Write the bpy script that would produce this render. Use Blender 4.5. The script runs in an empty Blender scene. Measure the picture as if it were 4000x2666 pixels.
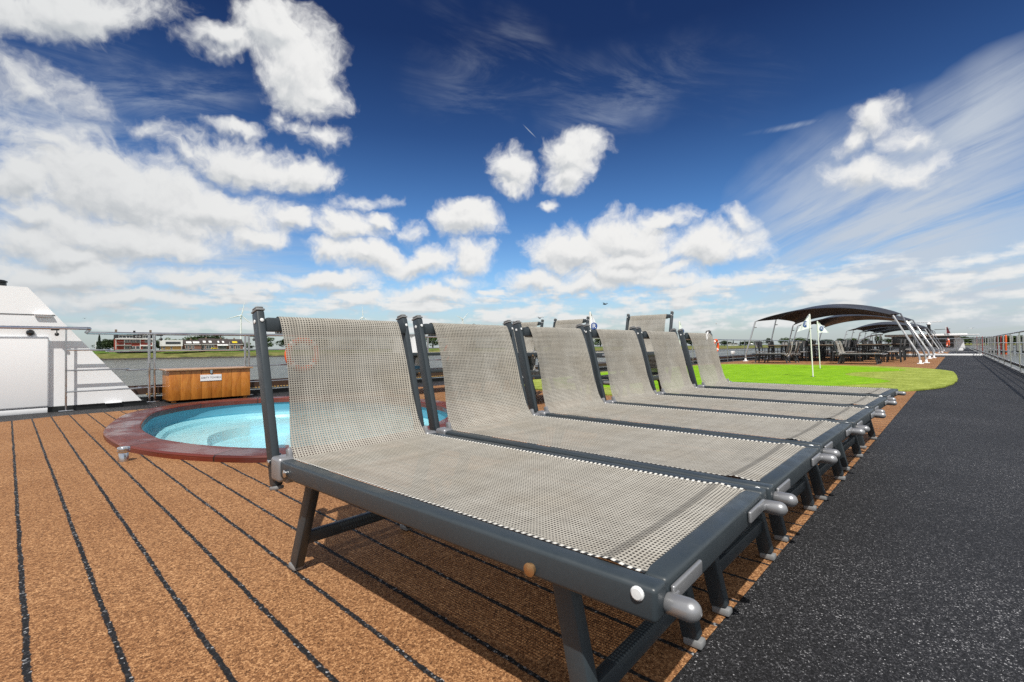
import bpy, bmesh, math, random
from mathutils import Vector, Matrix, noise
from mathutils.geometry import delaunay_2d_cdt
R = math.radians
PI = math.pi
rnd = random.Random(7)
scn = bpy.context.scene
col = scn.collection
GROUND = {}

# ------------------------------------------------------------------ materials
def M(name, color=(.5, .5, .5), rough=.5, metal=0., spec=.5, coat=0.):
    m = bpy.data.materials.new(name); m.use_nodes = True
    b = m.node_tree.nodes['Principled BSDF']
    b.inputs['Base Color'].default_value = (*color, 1)
    b.inputs['Roughness'].default_value = rough
    b.inputs['Metallic'].default_value = metal
    b.inputs['Specular IOR Level'].default_value = spec
    b.inputs['Coat Weight'].default_value = coat
    return m

class NT:
    """small helper round a node tree"""
    def __init__(s, tree): s.t = tree; s.n = tree.nodes; s.l = tree.links
    def put(s, sock, v):
        if v is None: return
        if isinstance(v, bpy.types.NodeSocket): s.l.new(v, sock)
        else:
            if isinstance(v, (tuple, list)) and len(v) == 3 and len(sock.default_value) == 4: v = (*v, 1)
            sock.default_value = v
    def math(s, op, a, b=None, c=None, clamp=False):
        n = s.n.new('ShaderNodeMath'); n.operation = op; n.use_clamp = clamp
        for i, v in enumerate((a, b, c)): s.put(n.inputs[i], v)
        return n.outputs[0]
    def vmath(s, op, a, b=None, out=0):
        n = s.n.new('ShaderNodeVectorMath'); n.operation = op
        s.put(n.inputs[0], a); s.put(n.inputs[1], b)
        return n.outputs[out]
    def noise(s, vec, scale, detail=3., rough=.55, dist=0., out='Fac', dims='3D'):
        n = s.n.new('ShaderNodeTexNoise'); n.noise_dimensions = dims
        s.put(n.inputs['Vector'], vec); n.inputs['Scale'].default_value = scale
        n.inputs['Detail'].default_value = detail; n.inputs['Roughness'].default_value = rough
        n.inputs['Distortion'].default_value = dist
        return n.outputs[out]
    def voro(s, vec, scale, out='Color', feature='F1'):
        n = s.n.new('ShaderNodeTexVoronoi'); n.feature = feature
        s.put(n.inputs['Vector'], vec); n.inputs['Scale'].default_value = scale
        return n.outputs[out]
    def ramp(s, fac, stops, interp='LINEAR'):
        n = s.n.new('ShaderNodeValToRGB'); cr = n.color_ramp; cr.interpolation = interp
        while len(cr.elements) < len(stops): cr.elements.new(.5)
        for e, (p, c) in zip(cr.elements, stops):
            e.position = p; e.color = (*c, 1) if len(c) == 3 else c
        s.put(n.inputs[0], fac); return n.outputs[0]
    def smooth(s, v, lo, hi, a=0., b=1.):
        n = s.n.new('ShaderNodeMapRange'); n.interpolation_type = 'SMOOTHSTEP'
        s.put(n.inputs[0], v)
        for i, x in enumerate((lo, hi, a, b)): n.inputs[1 + i].default_value = x
        return n.outputs[0]
    def mix(s, fac, a, b, typ='MIX'):
        n = s.n.new('ShaderNodeMix'); n.data_type = 'RGBA'; n.blend_type = typ
        s.put(n.inputs[0], fac); s.put(n.inputs[6], a); s.put(n.inputs[7], b)
        return n.outputs[2]
    def sep(s, v):
        n = s.n.new('ShaderNodeSeparateXYZ'); s.put(n.inputs[0], v); return n.outputs
    def comb(s, x=0., y=0., z=0.):
        n = s.n.new('ShaderNodeCombineXYZ')
        for i, v in enumerate((x, y, z)): s.put(n.inputs[i], v)
        return n.outputs[0]
    def coord(s, which='Object'):
        return s.n.new('ShaderNodeTexCoord').outputs[which]
    def mapping(s, v, loc=(0, 0, 0), rot=(0, 0, 0), scale=(1, 1, 1), typ='POINT'):
        n = s.n.new('ShaderNodeMapping'); n.vector_type = typ
        s.put(n.inputs[0], v)
        n.inputs[1].default_value = loc; n.inputs[2].default_value = rot; n.inputs[3].default_value = scale
        return n.outputs[0]
    def bump(s, h, strength=.3, dist=.01):
        n = s.n.new('ShaderNodeBump'); n.inputs['Strength'].default_value = strength
        n.inputs['Distance'].default_value = dist; s.put(n.inputs['Height'], h)
        return n.outputs[0]

def nt(m): return NT(m.node_tree), m.node_tree.nodes['Principled BSDF']

MAT = {}
def speckled(name, c, amt=.12, rough=.45, scale=60, metal=0., spec=.5):
    m = M(name, c, rough, metal, spec); t, b = nt(m)
    f = t.noise(t.coord(), scale, 4)
    t.put(b.inputs['Base Color'], t.mix(f, tuple(x * (1 - amt) for x in c), tuple(min(1, x * (1 + amt)) for x in c)))
    g = t.noise(t.coord(), scale * .13, 3)
    t.put(b.inputs['Roughness'], t.smooth(g, .3, .7, rough - .07, rough + .09))
    MAT[name] = m; return m
speckled('anthracite', (.032, .042, .050), .12, .42, 90)
speckled('anthracite_far', (.02, .025, .029), .1, .5, 30)
speckled('silver_plastic', (.30, .305, .32), .06, .36, 50, .55)
speckled('foot_cap_grey', (.21, .215, .22), .08, .5, 50)
speckled('steel', (.62, .63, .65), .05, .2, 40, 1.)
speckled('pole_steel', (.60, .60, .60), .05, .3, 20, .85)
speckled('white_paint', (.86, .87, .89), .02, .3, 3)
speckled('white_plastic', (.8, .8, .8), .03, .4, 20)
speckled('black_paint', (.012, .014, .015), .15, .4, 20)
speckled('white_rivet', (.72, .74, .75), .03, .35, 50)
speckled('brass', (.45, .27, .13), .08, .3, 50, .8)
speckled('canopy_fabric', (.022, .023, .028), .1, .42, 8)
speckled('flag_dark_red', (.14, .02, .03), .1, .7, 8)
speckled('lifebuoy_orange', (.75, .10, .015), .08, .5, 20)
speckled('flag_white', (.75, .78, .84), .04, .7, 20)
speckled('emblem_blue', (.02, .07, .28), .05, .6, 20)
speckled('mesh_grey', (.30, .30, .30), .12, .7, 80)
speckled('table_top', (.20, .155, .115), .2, .5, 12)
speckled('strap_white', (.6, .6, .58), .05, .6, 30)
speckled('bulwark_brown', (.06, .036, .026), .2, .35, 6)
speckled('gold_lamp', (.6, .38, .12), .1, .4, 20)
speckled('dark_glass', (.012, .014, .016), .1, .12, 4, 0., .8)
speckled('window_glass', (.045, .055, .065), .4, .15, .35, 0., .7)
speckled('house_white', (.72, .73, .72), .05, .7, .6)
speckled('house_black', (.02, .018, .02), .15, .7, .5)
speckled('house_red', (.30, .045, .03), .15, .7, .5)
speckled('house_ochre', (.52, .30, .10), .12, .7, .5)
speckled('house_brick', (.20, .10, .075), .2, .8, .6)
speckled('house_grey', (.26, .25, .24), .1, .8, .5)
speckled('roof_tile', (.045, .036, .034), .25, .75, .8)
speckled('roof_red', (.22, .07, .04), .2, .75, .8)
speckled('chimney_brick', (.20, .15, .11), .2, .8, .8)
speckled('yellow_paint', (.6, .48, .03), .1, .4, 2)
speckled('turbine_white', (.72, .74, .76), .03, .5, .05)
speckled('pile_grey', (.22, .23, .225), .25, .7, .35)
speckled('pile_red', (.26, .03, .025), .25, .6, .35)
speckled('pile_orange', (.70, .11, .02), .2, .6, .35)
speckled('bark', (.05, .038, .028), .25, .9, 1.2)
speckled('bird_white', (.6, .6, .6), .1, .7, 10)
speckled('bird_dark', (.05, .05, .055), .1, .7, 10)
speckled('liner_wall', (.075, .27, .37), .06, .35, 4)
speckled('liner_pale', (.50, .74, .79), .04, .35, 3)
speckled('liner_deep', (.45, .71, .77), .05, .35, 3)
speckled('drain_grey', (.06, .08, .09), .1, .5, 30)
speckled('paper', (.8, .8, .82), .01, .6, 10)
speckled('ink', (.03, .03, .04), .01, .6, 10)
speckled('towel_white', (.72, .73, .75), .06, .9, 60)
speckled('towel_blue', (.10, .28, .45), .06, .9, 60)

def leaf_mat(name, dark, light):
    m = M(name, dark, .65, 0, .25); t, b = nt(m)
    f = t.noise(t.coord(), .55, 3)
    f2 = t.noise(t.coord(), 6., 2)
    k = t.math('MULTIPLY_ADD', f2, .5, t.math('MULTIPLY', f, .55))
    t.put(b.inputs['Base Color'], t.ramp(k, [(.35, dark), (.68, light)]))
    MAT[name] = m
leaf_mat('leaf_dark', (.018, .032, .014), (.045, .075, .025))
leaf_mat('leaf_mid', (.028, .05, .016), (.075, .12, .032))
leaf_mat('leaf_light', (.06, .09, .025), (.14, .18, .05))
leaf_mat('leaf_conifer', (.010, .020, .012), (.022, .042, .022))

# brown rubber granule deck with black caulking lines 0.2 apart
m = M('brown_granule', rough=.75, spec=.25); t, b = nt(m)
oc = t.coord(); xyz = t.sep(oc)
v1 = t.sep(t.voro(oc, 150.)); v2 = t.sep(t.voro(oc, 310.))
n1 = t.noise(oc, .8, 5, .6); n2 = t.noise(oc, 14., 3)
g = t.math('ADD', t.math('MULTIPLY', v1[0], .55), t.math('MULTIPLY', v2[1], .45))
g = t.math('ADD', g, t.math('MULTIPLY_ADD', n2, .14, -.07))
brown = t.ramp(g, [(.06, (.075, .033, .013)), (.34, (.21, .097, .040)), (.62, (.35, .174, .075)), (.92, (.60, .35, .175))])
brown = t.mix(t.smooth(n1, .3, .75), brown, t.mix(1., brown, (.80, .74, .68), 'MULTIPLY'))
wob = t.math('ADD', t.math('MULTIPLY_ADD', t.noise(oc, 2.3, 2), .016, -.008), t.math('MULTIPLY_ADD', t.noise(oc, 45., 2), .014, -.007))
fx = t.math('FRACT', t.math('MULTIPLY_ADD', t.math('ADD', xyz[0], wob), 5., -.22 + .5 + 20))
dl = t.math('ABSOLUTE', t.math('SUBTRACT', fx, .5))
line = t.smooth(dl, .034, .052, 1., 0.)
blk = t.ramp(v1[2], [(.0, (.006, .006, .007)), (.8, (.016, .016, .018)), (.93, (.05, .05, .055)), (1., (.35, .35, .36))])
t.put(b.inputs['Base Color'], t.mix(line, brown, blk))
hh = t.math('ADD', t.math('SUBTRACT', g, t.math('MULTIPLY', line, .9)), 0.)
t.put(b.inputs['Normal'], t.bump(hh, .55, .006))
MAT['brown_granule'] = m

m = M('black_granule', rough=.6, spec=.35); t, b = nt(m)
oc = t.coord()
v1 = t.sep(t.voro(oc, 180.)); v2 = t.sep(t.voro(oc, 360.)); n1 = t.noise(oc, .7, 5, .6)
g = t.math('ADD', t.math('MULTIPLY', v1[0], .5), t.math('MULTIPLY', v2[1], .5))
g = t.math('ADD', g, t.math('MULTIPLY_ADD', n1, .30, -.15))
t.put(b.inputs['Base Color'], t.ramp(g, [(.1, (.004, .004, .0045)), (.5, (.013, .013, .0145)), (.76, (.036, .036, .041)), (.89, (.12, .12, .126)), (.985, (.5, .5, .52))]))
t.put(b.inputs['Normal'], t.bump(g, .6, .006))
MAT['black_granule'] = m

def turf(name, stops, sc):
    m = M(name, rough=.8, spec=.15); t, b = nt(m)
    oc = t.coord()
    f = t.noise(t.mapping(oc, scale=(1, 1, .2)), sc, 5, .7)
    f2 = t.noise(oc, 2.2, 3)
    f3 = t.noise(t.mapping(oc, rot=(0, 0, .8), scale=(1, 4, 1)), sc * .35, 3)
    k = t.math('ADD', t.math('MULTIPLY', f, .5), t.math('ADD', t.math('MULTIPLY', f2, .32), t.math('MULTIPLY', f3, .18)))
    t.put(b.inputs['Base Color'], t.ramp(k, stops))
    t.put(b.inputs['Normal'], t.bump(f, .8, .03))
    MAT[name] = m
turf('turf_bright', [(.34, (.08, .19, .003)), (.5, (.185, .37, .005)), (.66, (.31, .52, .025))], 26.)
turf('turf_olive', [(.32, (.08, .11, .014)), (.5, (.25, .30, .05)), (.66, (.46, .51, .14))], 18.)

# textilene: woven cream strands with open gaps between them
m = M('textilene', rough=.65, spec=.3); t, b = nt(m)
uv = t.sep(t.coord('UV'))
CELL = .0125
ru = t.math('DIVIDE', uv[0], CELL); rv = t.math('DIVIDE', uv[1], CELL * .78)
row = t.math('FLOOR', rv); clm = t.math('FLOOR', ru)
fu = t.math('ABSOLUTE', t.math('SUBTRACT', t.math('FRACT', ru), .5))
fv = t.math('ABSOLUTE', t.math('SUBTRACT', t.math('FRACT', rv), .5))
hole = t.math('MULTIPLY', t.smooth(fu, .18, .29, 1., 0.), t.smooth(fv, .21, .34, 1., 0.))
def rnd_line(v):
    q = t.n.new('ShaderNodeTexWhiteNoise'); q.noise_dimensions = '1D'; t.put(q.inputs[1], v); return q.outputs[0]
# weft yarns run across, warp yarns along: each yarn its own shade, grey or cream
isweft = t.smooth(fv, .26, .34)
yarn = t.mix(isweft, t.comb(rnd_line(clm), 0, 0), t.comb(rnd_line(row), 0, 0))
yarn = t.sep(yarn)[0]
slub = t.noise(t.mapping(t.coord('UV'), scale=(9, 9, 1)), 1., 3)
soil = t.noise(t.coord('UV'), 2.6, 4)
val = t.math('ADD', t.math('MULTIPLY_ADD', yarn, .24, .17), t.math('MULTIPLY', slub, .38))
cc = t.ramp(val, [(.15, (.24, .224, .196)), (.5, (.37, .35, .308)), (.85, (.52, .50, .455))])
cc = t.mix(t.smooth(soil, .42, .75), cc, t.mix(1., cc, (.90, .87, .83), 'MULTIPLY'))
seam = t.smooth(t.math('ABSOLUTE', t.math('SUBTRACT', uv[1], 5.138)), .008, .02, 1., 0.)
cc = t.mix(t.math('MULTIPLY', seam, .55), cc, (.10, .095, .085))
rim_ = t.math('MULTIPLY', t.smooth(t.math('ABSOLUTE', t.math('SUBTRACT', uv[0], 5.)), .340, .343), t.math('LESS_THAN', uv[1], 8.))
tooth = t.smooth(t.math('ABSOLUTE', t.math('SUBTRACT', t.math('FRACT', t.math('DIVIDE', uv[1], .0185)), .5)), .20, .28)
cc = t.mix(rim_, cc, t.mix(tooth, (.70, .69, .65), (.03, .032, .034)))
hole = t.math('MULTIPLY', hole, t.math('SUBTRACT', 1., rim_))
t.put(b.inputs['Base Color'], t.mix(hole, cc, (.012, .013, .015)))
hgt = t.math('ADD', t.math('MULTIPLY', t.math('SUBTRACT', 1., hole), 1.), t.math('MULTIPLY', fv, -1.2))
t.put(b.inputs['Normal'], t.bump(hgt, .30, .003))
t.put(b.inputs['Alpha'], t.math('SUBTRACT', 1., t.math('MULTIPLY', hole, .30)))
MAT['textilene'] = m

def wood(name, stops, scale, along, rough, coat=0., grooves=None):
    m = M(name, rough=rough, coat=coat); t, b = nt(m)
    b.inputs['Coat Roughness'].default_value = .12
    oc = t.coord()
    st = [1., 1., 1.]; st[along] = .18
    w = t.noise(t.mapping(oc, scale=tuple(st)), scale, 5, .6, 1.6)
    r = t.math('FRACT', t.math('MULTIPLY', w, 5.))
    r = t.math('ABSOLUTE', t.math('SUBTRACT', r, .5))
    fine = t.noise(t.mapping(oc, scale=tuple(12 * x for x in st)), scale * 1.6, 3)
    k = t.math('ADD', t.math('MULTIPLY', r, .6), t.math('MULTIPLY', fine, .55))
    t.put(b.inputs['Base Color'], t.ramp(k, stops))
    t.put(b.inputs['Normal'], t.bump(k, .08, .004))
    MAT[name] = m; return m
wood('chest_wood', [(.1, (.33, .10, .013)), (.45, (.49, .175, .024)), (.85, (.58, .25, .05))], 2.6, 2, .38, .25)
wood('chest_lid_wood', [(.2, (.33, .17, .08)), (.5, (.46, .27, .15)), (.85, (.56, .36, .22))], 5., 0, .32, .3)
# pool rim: mahogany planks running round the pool (UV: u along, v across)
m = M('rim_wood', rough=.4, coat=.12); t, b = nt(m)
b.inputs['Coat Roughness'].default_value = .12
u = t.coord('UV'); us = t.sep(u); oc = t.coord()
g1 = t.noise(t.mapping(u, scale=(1.2, 26, 1)), 1.4, 4, .6)
g2 = t.noise(oc, 2.2, 3)
pl = t.noise(t.comb(t.math('FLOOR', t.math('MULTIPLY', us[0], .85)), 0., 0.), 5.3, 0)
k = t.math('ADD', t.math('MULTIPLY', g1, .6), t.math('MULTIPLY', pl, .55))
cw = t.ramp(k, [(.3, (.045, .007, .004)), (.55, (.10, .014, .008)), (.8, (.17, .030, .014))])
dry = t.smooth(g2, .5, .68)
cw = t.mix(t.math('MULTIPLY', dry, .15), cw, (.18, .06, .04))
jt = t.math('ABSOLUTE', t.math('SUBTRACT', t.math('FRACT', t.math('MULTIPLY', us[0], .85)), .5))
joint = t.smooth(jt, .490, .496)
gv = t.math('ABSOLUTE', t.math('SUBTRACT', t.math('FRACT', t.math('MULTIPLY', us[1], 24.)), .5))
groove = t.smooth(gv, .36, .48)
t.put(b.inputs['Base Color'], t.mix(joint, t.mix(t.math('MULTIPLY', groove, .35), cw, (.04, .008, .006)), (.012, .004, .003)))
t.put(b.inputs['Roughness'], t.smooth(g2, .38, .60, .20, .60))
t.put(b.inputs['Normal'], t.bump(t.math('SUBTRACT', g1, t.math('ADD', t.math('MULTIPLY', groove, .5), t.math('MULTIPLY', joint, 2.))), .3, .004))
MAT['rim_wood'] = m

# pool water: clear surface, fresnel reflection over a clear film
m = bpy.data.materials.new('pool_water'); m.use_nodes = True; t = NT(m.node_tree)
t.n.clear()
out = t.n.new('ShaderNodeOutputMaterial')
tr = t.n.new('ShaderNodeBsdfTransparent'); tr.inputs[0].default_value = (.80, .96, .985, 1)
gl = t.n.new('ShaderNodeBsdfGlossy'); gl.inputs['Roughness'].default_value = .03
gl.inputs['Color'].default_value = (1, 1, 1, 1)
oc = t.coord()
bm_ = t.bump(t.math('ADD', t.noise(oc, 7., 3), t.math('MULTIPLY', t.noise(oc, 24., 2), .3)), .12, .03)
t.put(gl.inputs['Normal'], bm_)
fr = t.n.new('ShaderNodeFresnel'); fr.inputs[0].default_value = 1.33; t.put(fr.inputs['Normal'], bm_)
mx = t.n.new('ShaderNodeMixShader'); t.put(mx.inputs[0], t.math('MULTIPLY', fr.outputs[0], .75))
t.l.new(tr.outputs[0], mx.inputs[1]); t.l.new(gl.outputs[0], mx.inputs[2]); t.l.new(mx.outputs[0], out.inputs[0])
MAT['pool_water'] = m

# river
m = M('river_water', (.085, .09, .072), .28, 0, .45); t, b = nt(m)
oc = t.coord()
w1 = t.noise(t.mapping(oc, scale=(1, 1.7, 1)), .30, 5, .62, .6)
w2 = t.noise(oc, .9, 4, .6)
t.put(b.inputs['Normal'], t.bump(t.math('ADD', w1, t.math('MULTIPLY', w2, .35)), 1., 2.4))
n = t.noise(t.mapping(oc, scale=(.4, 1.6, 1)), .02, 4)
t.put(b.inputs['Base Color'], t.ramp(t.math('ADD', t.math('MULTIPLY', n, .35), t.math('MULTIPLY', w1, .65)), [(.38, (.085, .09, .074)), (.62, (.17, .172, .145))]))
MAT['river_water'] = m

# river bank: stones at the water, tall rough grass, mown dike
m = M('bank_ground', rough=.9, spec=.1); t, b = nt(m)
oc = t.coord(); zz = t.sep(oc)[2]
nz = t.noise(oc, .12, 5, .6); nf = t.noise(oc, .8, 4, .7); nl = t.noise(oc, .02, 4)
st = t.ramp(nf, [(.3, (.02, .018, .016)), (.6, (.075, .068, .06)), (.8, (.16, .15, .13))])
rg = t.ramp(t.math('ADD', t.math('MULTIPLY', nz, .6), t.math('MULTIPLY', nf, .4)), [(.3, (.055, .075, .018)), (.5, (.13, .14, .04)), (.62, (.22, .20, .08)), (.75, (.32, .28, .14))])
gr = t.ramp(t.math('ADD', t.math('MULTIPLY', nl, .5), t.math('MULTIPLY', nf, .5)), [(.3, (.055, .11, .02)), (.55, (.10, .17, .03)), (.75, (.15, .21, .05))])
zn = t.math('ADD', zz, t.math('MULTIPLY_ADD', nz, 1.6, -.8))
c1 = t.mix(t.smooth(zn, -3.6, -3.1), st, rg)
c2 = t.mix(t.smooth(zn, -.5, .1), c1, gr)
t.put(b.inputs['Base Color'], c2)
t.put(b.inputs['Normal'], t.bump(nf, .8, .6))
MAT['bank_ground'] = m

# ------------------------------------------------------------------ mesh helpers
class MB:
    def __init__(s): s.v = []; s.f = []; s.uv = None
    def add(s, vs, fs):
        o = len(s.v); s.v += [tuple(p) for p in vs]; s.f += [tuple(i + o for i in f) for f in fs]; return s
    def bm(s, bmo, mat=None):
        if mat is not None: bmesh.ops.transform(bmo, matrix=mat, verts=bmo.verts)
        bmo.verts.index_update()
        s.add([v.co[:] for v in bmo.verts], [[v.index for v in f.verts] for f in bmo.faces]); bmo.free(); return s
    def box(s, c, d, rot=None, bev=0., seg=2):
        bmo = bmesh.new(); bmesh.ops.create_cube(bmo, size=1.)
        bmesh.ops.scale(bmo, vec=d, verts=bmo.verts)
        if bev: bmesh.ops.bevel(bmo, geom=bmo.edges[:], offset=bev, segments=seg, affect='EDGES', profile=.5)
        mt = Matrix.Translation(c)
        if rot is not None: mt = mt @ rot
        return s.bm(bmo, mt)
    def bar(s, a, b, w, h, bev=0., up=(0, 0, 1)):
        """box section w (side) x h (up) from a to b"""
        a, b = Vector(a), Vector(b); d = (b - a); L = d.length; d.normalize()
        u = Vector(up); sd = d.cross(u)
        if sd.length < 1e-4: sd = d.cross(Vector((1, 0, 0)))
        sd.normalize(); u = sd.cross(d)
        rot = Matrix((sd, d, u)).transposed().to_4x4()
        return s.box((a + b) / 2, (w, L, h), rot, bev)
    def tube(s, pts, r, n=8, cap=True):
        pts = [Vector(p) for p in pts]; rs = r if isinstance(r, (list, tuple)) else [r] * len(pts)
        vs = []; prev = None
        for i, p in enumerate(pts):
            d = (pts[min(i + 1, len(pts) - 1)] - pts[max(i - 1, 0)]).normalized()
            if prev is None:
                x = d.orthogonal().normalized()
            else:
                x = (prev - d * prev.dot(d)).normalized()
            prev = x; y = d.cross(x)
            vs += [p + (x * math.cos(2 * PI * k / n) + y * math.sin(2 * PI * k / n)) * rs[i] for k in range(n)]
        fs = [(i * n + k, i * n + (k + 1) % n, (i + 1) * n + (k + 1) % n, (i + 1) * n + k) for i in range(len(pts) - 1) for k in range(n)]
        if cap: fs += [tuple(range(n))[::-1], tuple((len(pts) - 1) * n + k for k in range(n))]
        return s.add(vs, fs)
    def lathe(s, prof, n=20, mat=None):
        """prof: list of (radius, height) about local z"""
        vs = []; fs = []
        for r, h in prof: vs += [(r * math.cos(2 * PI * k / n), r * math.sin(2 * PI * k / n), h) for k in range(n)]
        for i in range(len(prof) - 1):
            fs += [(i * n + k, i * n + (k + 1) % n, (i + 1) * n + (k + 1) % n, (i + 1) * n + k) for k in range(n)]
        fs += [tuple(range(n))[::-1], tuple((len(prof) - 1) * n + k for k in range(n))]
        if mat is not None: vs = [mat @ Vector(p) for p in vs]
        return s.add(vs, fs)
    def prism(s, poly, lo, hi, axis='z'):
        n = len(poly)
        def P(p, h): return {'z': (p[0], p[1], h), 'y': (p[0], h, p[1]), 'x': (h, p[0], p[1])}[axis]
        vs = [P(p, lo) for p in poly] + [P(p, hi) for p in poly]
        fs = [tuple(range(n))[::-1], tuple(range(n, 2 * n))] + [(k, (k + 1) % n, n + (k + 1) % n, n + k) for k in range(n)]
        return s.add(vs, fs)
    def grid(s, rows, thick=0.):
        nr, nc = len(rows), len(rows[0]); s0 = len(s.v)
        s.add([p for r in rows for p in r], [(i * nc + j, i * nc + j + 1, (i + 1) * nc + j + 1, (i + 1) * nc + j) for i in range(nr - 1) for j in range(nc - 1)])
        return s
    def build(s, name, mat, parent=None, smooth=35, uv=None, fix=True):
        me = bpy.data.meshes.new(name); me.from_pydata(s.v, [], s.f)
        if fix:
            bmo = bmesh.new(); bmo.from_mesh(me); bmesh.ops.recalc_face_normals(bmo, faces=bmo.faces); bmo.to_mesh(me); bmo.free()
        me.materials.append(MAT[mat] if isinstance(mat, str) else mat)
        if smooth:
            me.polygons.foreach_set('use_smooth', [True] * len(me.polygons)); me.set_sharp_from_angle(angle=R(smooth))
        if uv is not None:
            lay = me.uv_layers.new(name='UVMap')
            for lp in me.loops: lay.data[lp.index].uv = uv[lp.vertex_index]
        me.update()
        o = bpy.data.objects.new(name, me); col.objects.link(o)
        if parent is not None: o.parent = parent
        return o

def tag(o, label=None, cat=None, group=None, kind=None):
    if label: o['label'] = label
    if cat: o['category'] = cat
    if group: o['group'] = group
    if kind: o['kind'] = kind
    return o
def thing(name, label, cat, loc=(0, 0, 0), rz=0., group=None):
    o = bpy.data.objects.new(name, None); col.objects.link(o)
    o.location = loc; o.rotation_euler = (0, 0, rz); o.empty_display_size = .2
    return tag(o, label, cat, group)
def dup(root, loc, rz=None, label=None, group=None, scale=None):
    kids = {}
    for o in bpy.data.objects:
        if o.parent: kids.setdefault(o.parent.name, []).append(o)
    def cp(o, par):
        c = o.copy(); col.objects.link(c)
        if par is not None: c.parent = par
        for k in kids.get(o.name, []): cp(k, c)
        return c
    r = cp(root, None); r.location = loc
    if rz is not None: r.rotation_euler = (0, 0, rz)
    if scale is not None: r.scale = (scale,) * 3 if not isinstance(scale, tuple) else scale
    if label: r['label'] = label
    if group: r['group'] = group
    return r

def inside(p, poly):
    x, y = p; c = False; n = len(poly)
    for i in range(n):
        x1, y1 = poly[i]; x2, y2 = poly[(i + 1) % n]
        if (y1 > y) != (y2 > y) and x < (x2 - x1) * (y - y1) / (y2 - y1) + x1: c = not c
    return c
def sheet(name, outer, holes, z, mat, parent=None):
    vs = [Vector(p) for p in outer]; es = [(i, (i + 1) % len(outer)) for i in range(len(outer))]
    for h in holes:
        o = len(vs); vs += [Vector(p) for p in h]; es += [(o + i, o + (i + 1) % len(h)) for i in range(len(h))]
    rv, _, rf, *_ = delaunay_2d_cdt(vs, es, [], 1, 1e-5)
    mb = MB(); keep = []
    for f in rf:
        c = sum((rv[i] for i in f), Vector((0, 0))) / len(f)
        if inside(c, outer) and not any(inside(c, h) for h in holes): keep.append(tuple(f))
    mb.add([(p.x, p.y, z) for p in rv], keep)
    o = mb.build(name, mat, parent, smooth=0)
    if o.data.polygons and o.data.polygons[0].normal.z < 0: o.data.flip_normals()
    return o
def spline(pts, per=8):
    n = len(pts); out = []
    for i in range(n):
        p0, p1, p2, p3 = (Vector(pts[(i + k) % n]) for k in (-1, 0, 1, 2))
        for k in range(per):
            u = k / per
            out.append(.5 * ((2 * p1) + (p2 - p0) * u + (2 * p0 - 5 * p1 + 4 * p2 - p3) * u * u + (3 * p1 - p0 - 3 * p2 + p3) * u ** 3))
    return out
def inset(loop, d):
    n = len(loop); out = []
    for i in range(n):
        tn = (loop[(i + 1) % n] - loop[i - 1]).normalized()
        out.append(loop[i] + Vector((-tn.y, tn.x)) * d)
    return out

def text_mesh(s, size, name, mat, parent, M4, extrude=.0015):
    cu = bpy.data.curves.new(name, 'FONT'); cu.body = s; cu.size = size; cu.align_x = 'CENTER'; cu.align_y = 'CENTER'; cu.extrude = extrude
    to = bpy.data.objects.new(name, cu); col.objects.link(to)
    bpy.context.view_layer.update()
    me = bpy.data.meshes.new_from_object(to.evaluated_get(bpy.context.evaluated_depsgraph_get()))
    col.objects.unlink(to); bpy.data.objects.remove(to)
    me.transform(M4); me.materials.clear(); me.materials.append(MAT[mat]); me.name = name
    o = bpy.data.objects.new(name, me); col.objects.link(o); o.parent = parent
    return o

# ------------------------------------------------------------------ camera
f_px, yaw, hor, roll = 1851., .754, 26.3, .011
th = math.atan(hor / f_px)
F = Vector((math.cos(yaw) * math.cos(th), math.sin(yaw) * math.cos(th), math.sin(th)))
Rt = Vector((math.sin(yaw), -math.cos(yaw), 0)); Up = Rt.cross(F)
CR = math.cos(roll) * Rt - math.sin(roll) * Up; CU = math.sin(roll) * Rt + math.cos(roll) * Up
CAM = Vector((0, 0, .95))
cam = bpy.data.cameras.new('camera'); co = bpy.data.objects.new('camera', cam); col.objects.link(co)
cam.sensor_width = 36; cam.lens = f_px / 4000 * 36; cam.clip_start = .05; cam.clip_end = 20000
co.matrix_world = Matrix.Translation(CAM) @ Matrix((CR, CU, -F)).transposed().to_4x4()
scn.camera = co
def ray(px, py): return F + (px - 2000) / f_px * CR - (py - 1333) / f_px * CU
def on(px, py, ax, val):
    d = ray(px, py); i = 'xyz'.index(ax)
    return CAM + d * ((val - CAM[i]) / d[i])

# ------------------------------------------------------------------ sun, sky
SUN_AZ, SUN_EL = R(44), R(57)            # direction the light travels towards, and height
travel = Vector((math.cos(SUN_AZ) * math.cos(SUN_EL), math.sin(SUN_AZ) * math.cos(SUN_EL), -math.sin(SUN_EL)))
sl = bpy.data.lights.new('sun', 'SUN'); sl.energy = 4.3; sl.angle = R(.53); sl.color = (1., .955, .88)
so = bpy.data.objects.new('sun', sl); col.objects.link(so); so.location = (-30, -30, 60)
so.rotation_euler = travel.to_track_quat('-Z', 'Y').to_euler()

w = bpy.data.worlds.new('World'); scn.world = w; w.use_nodes = True
t = NT(w.node_tree); t.n.clear()
out = t.n.new('ShaderNodeOutputWorld')
sky = t.n.new('ShaderNodeTexSky'); sky.sky_type = 'NISHITA'; sky.sun_disc = False
sky.sun_elevation = SUN_EL
sd = -travel; sky.sun_rotation = math.atan2(sd.x, sd.y)
sky.altitude = 0; sky.air_density = 1.; sky.dust_density = .6; sky.ozone_density = 2.5
D = t.coord('Generated'); d3 = t.sep(D)
el = t.math('ARCSINE', d3[2]); az = t.math('ARCTAN2', d3[1], d3[0])
P0 = t.comb(az, el, 0.)

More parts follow.
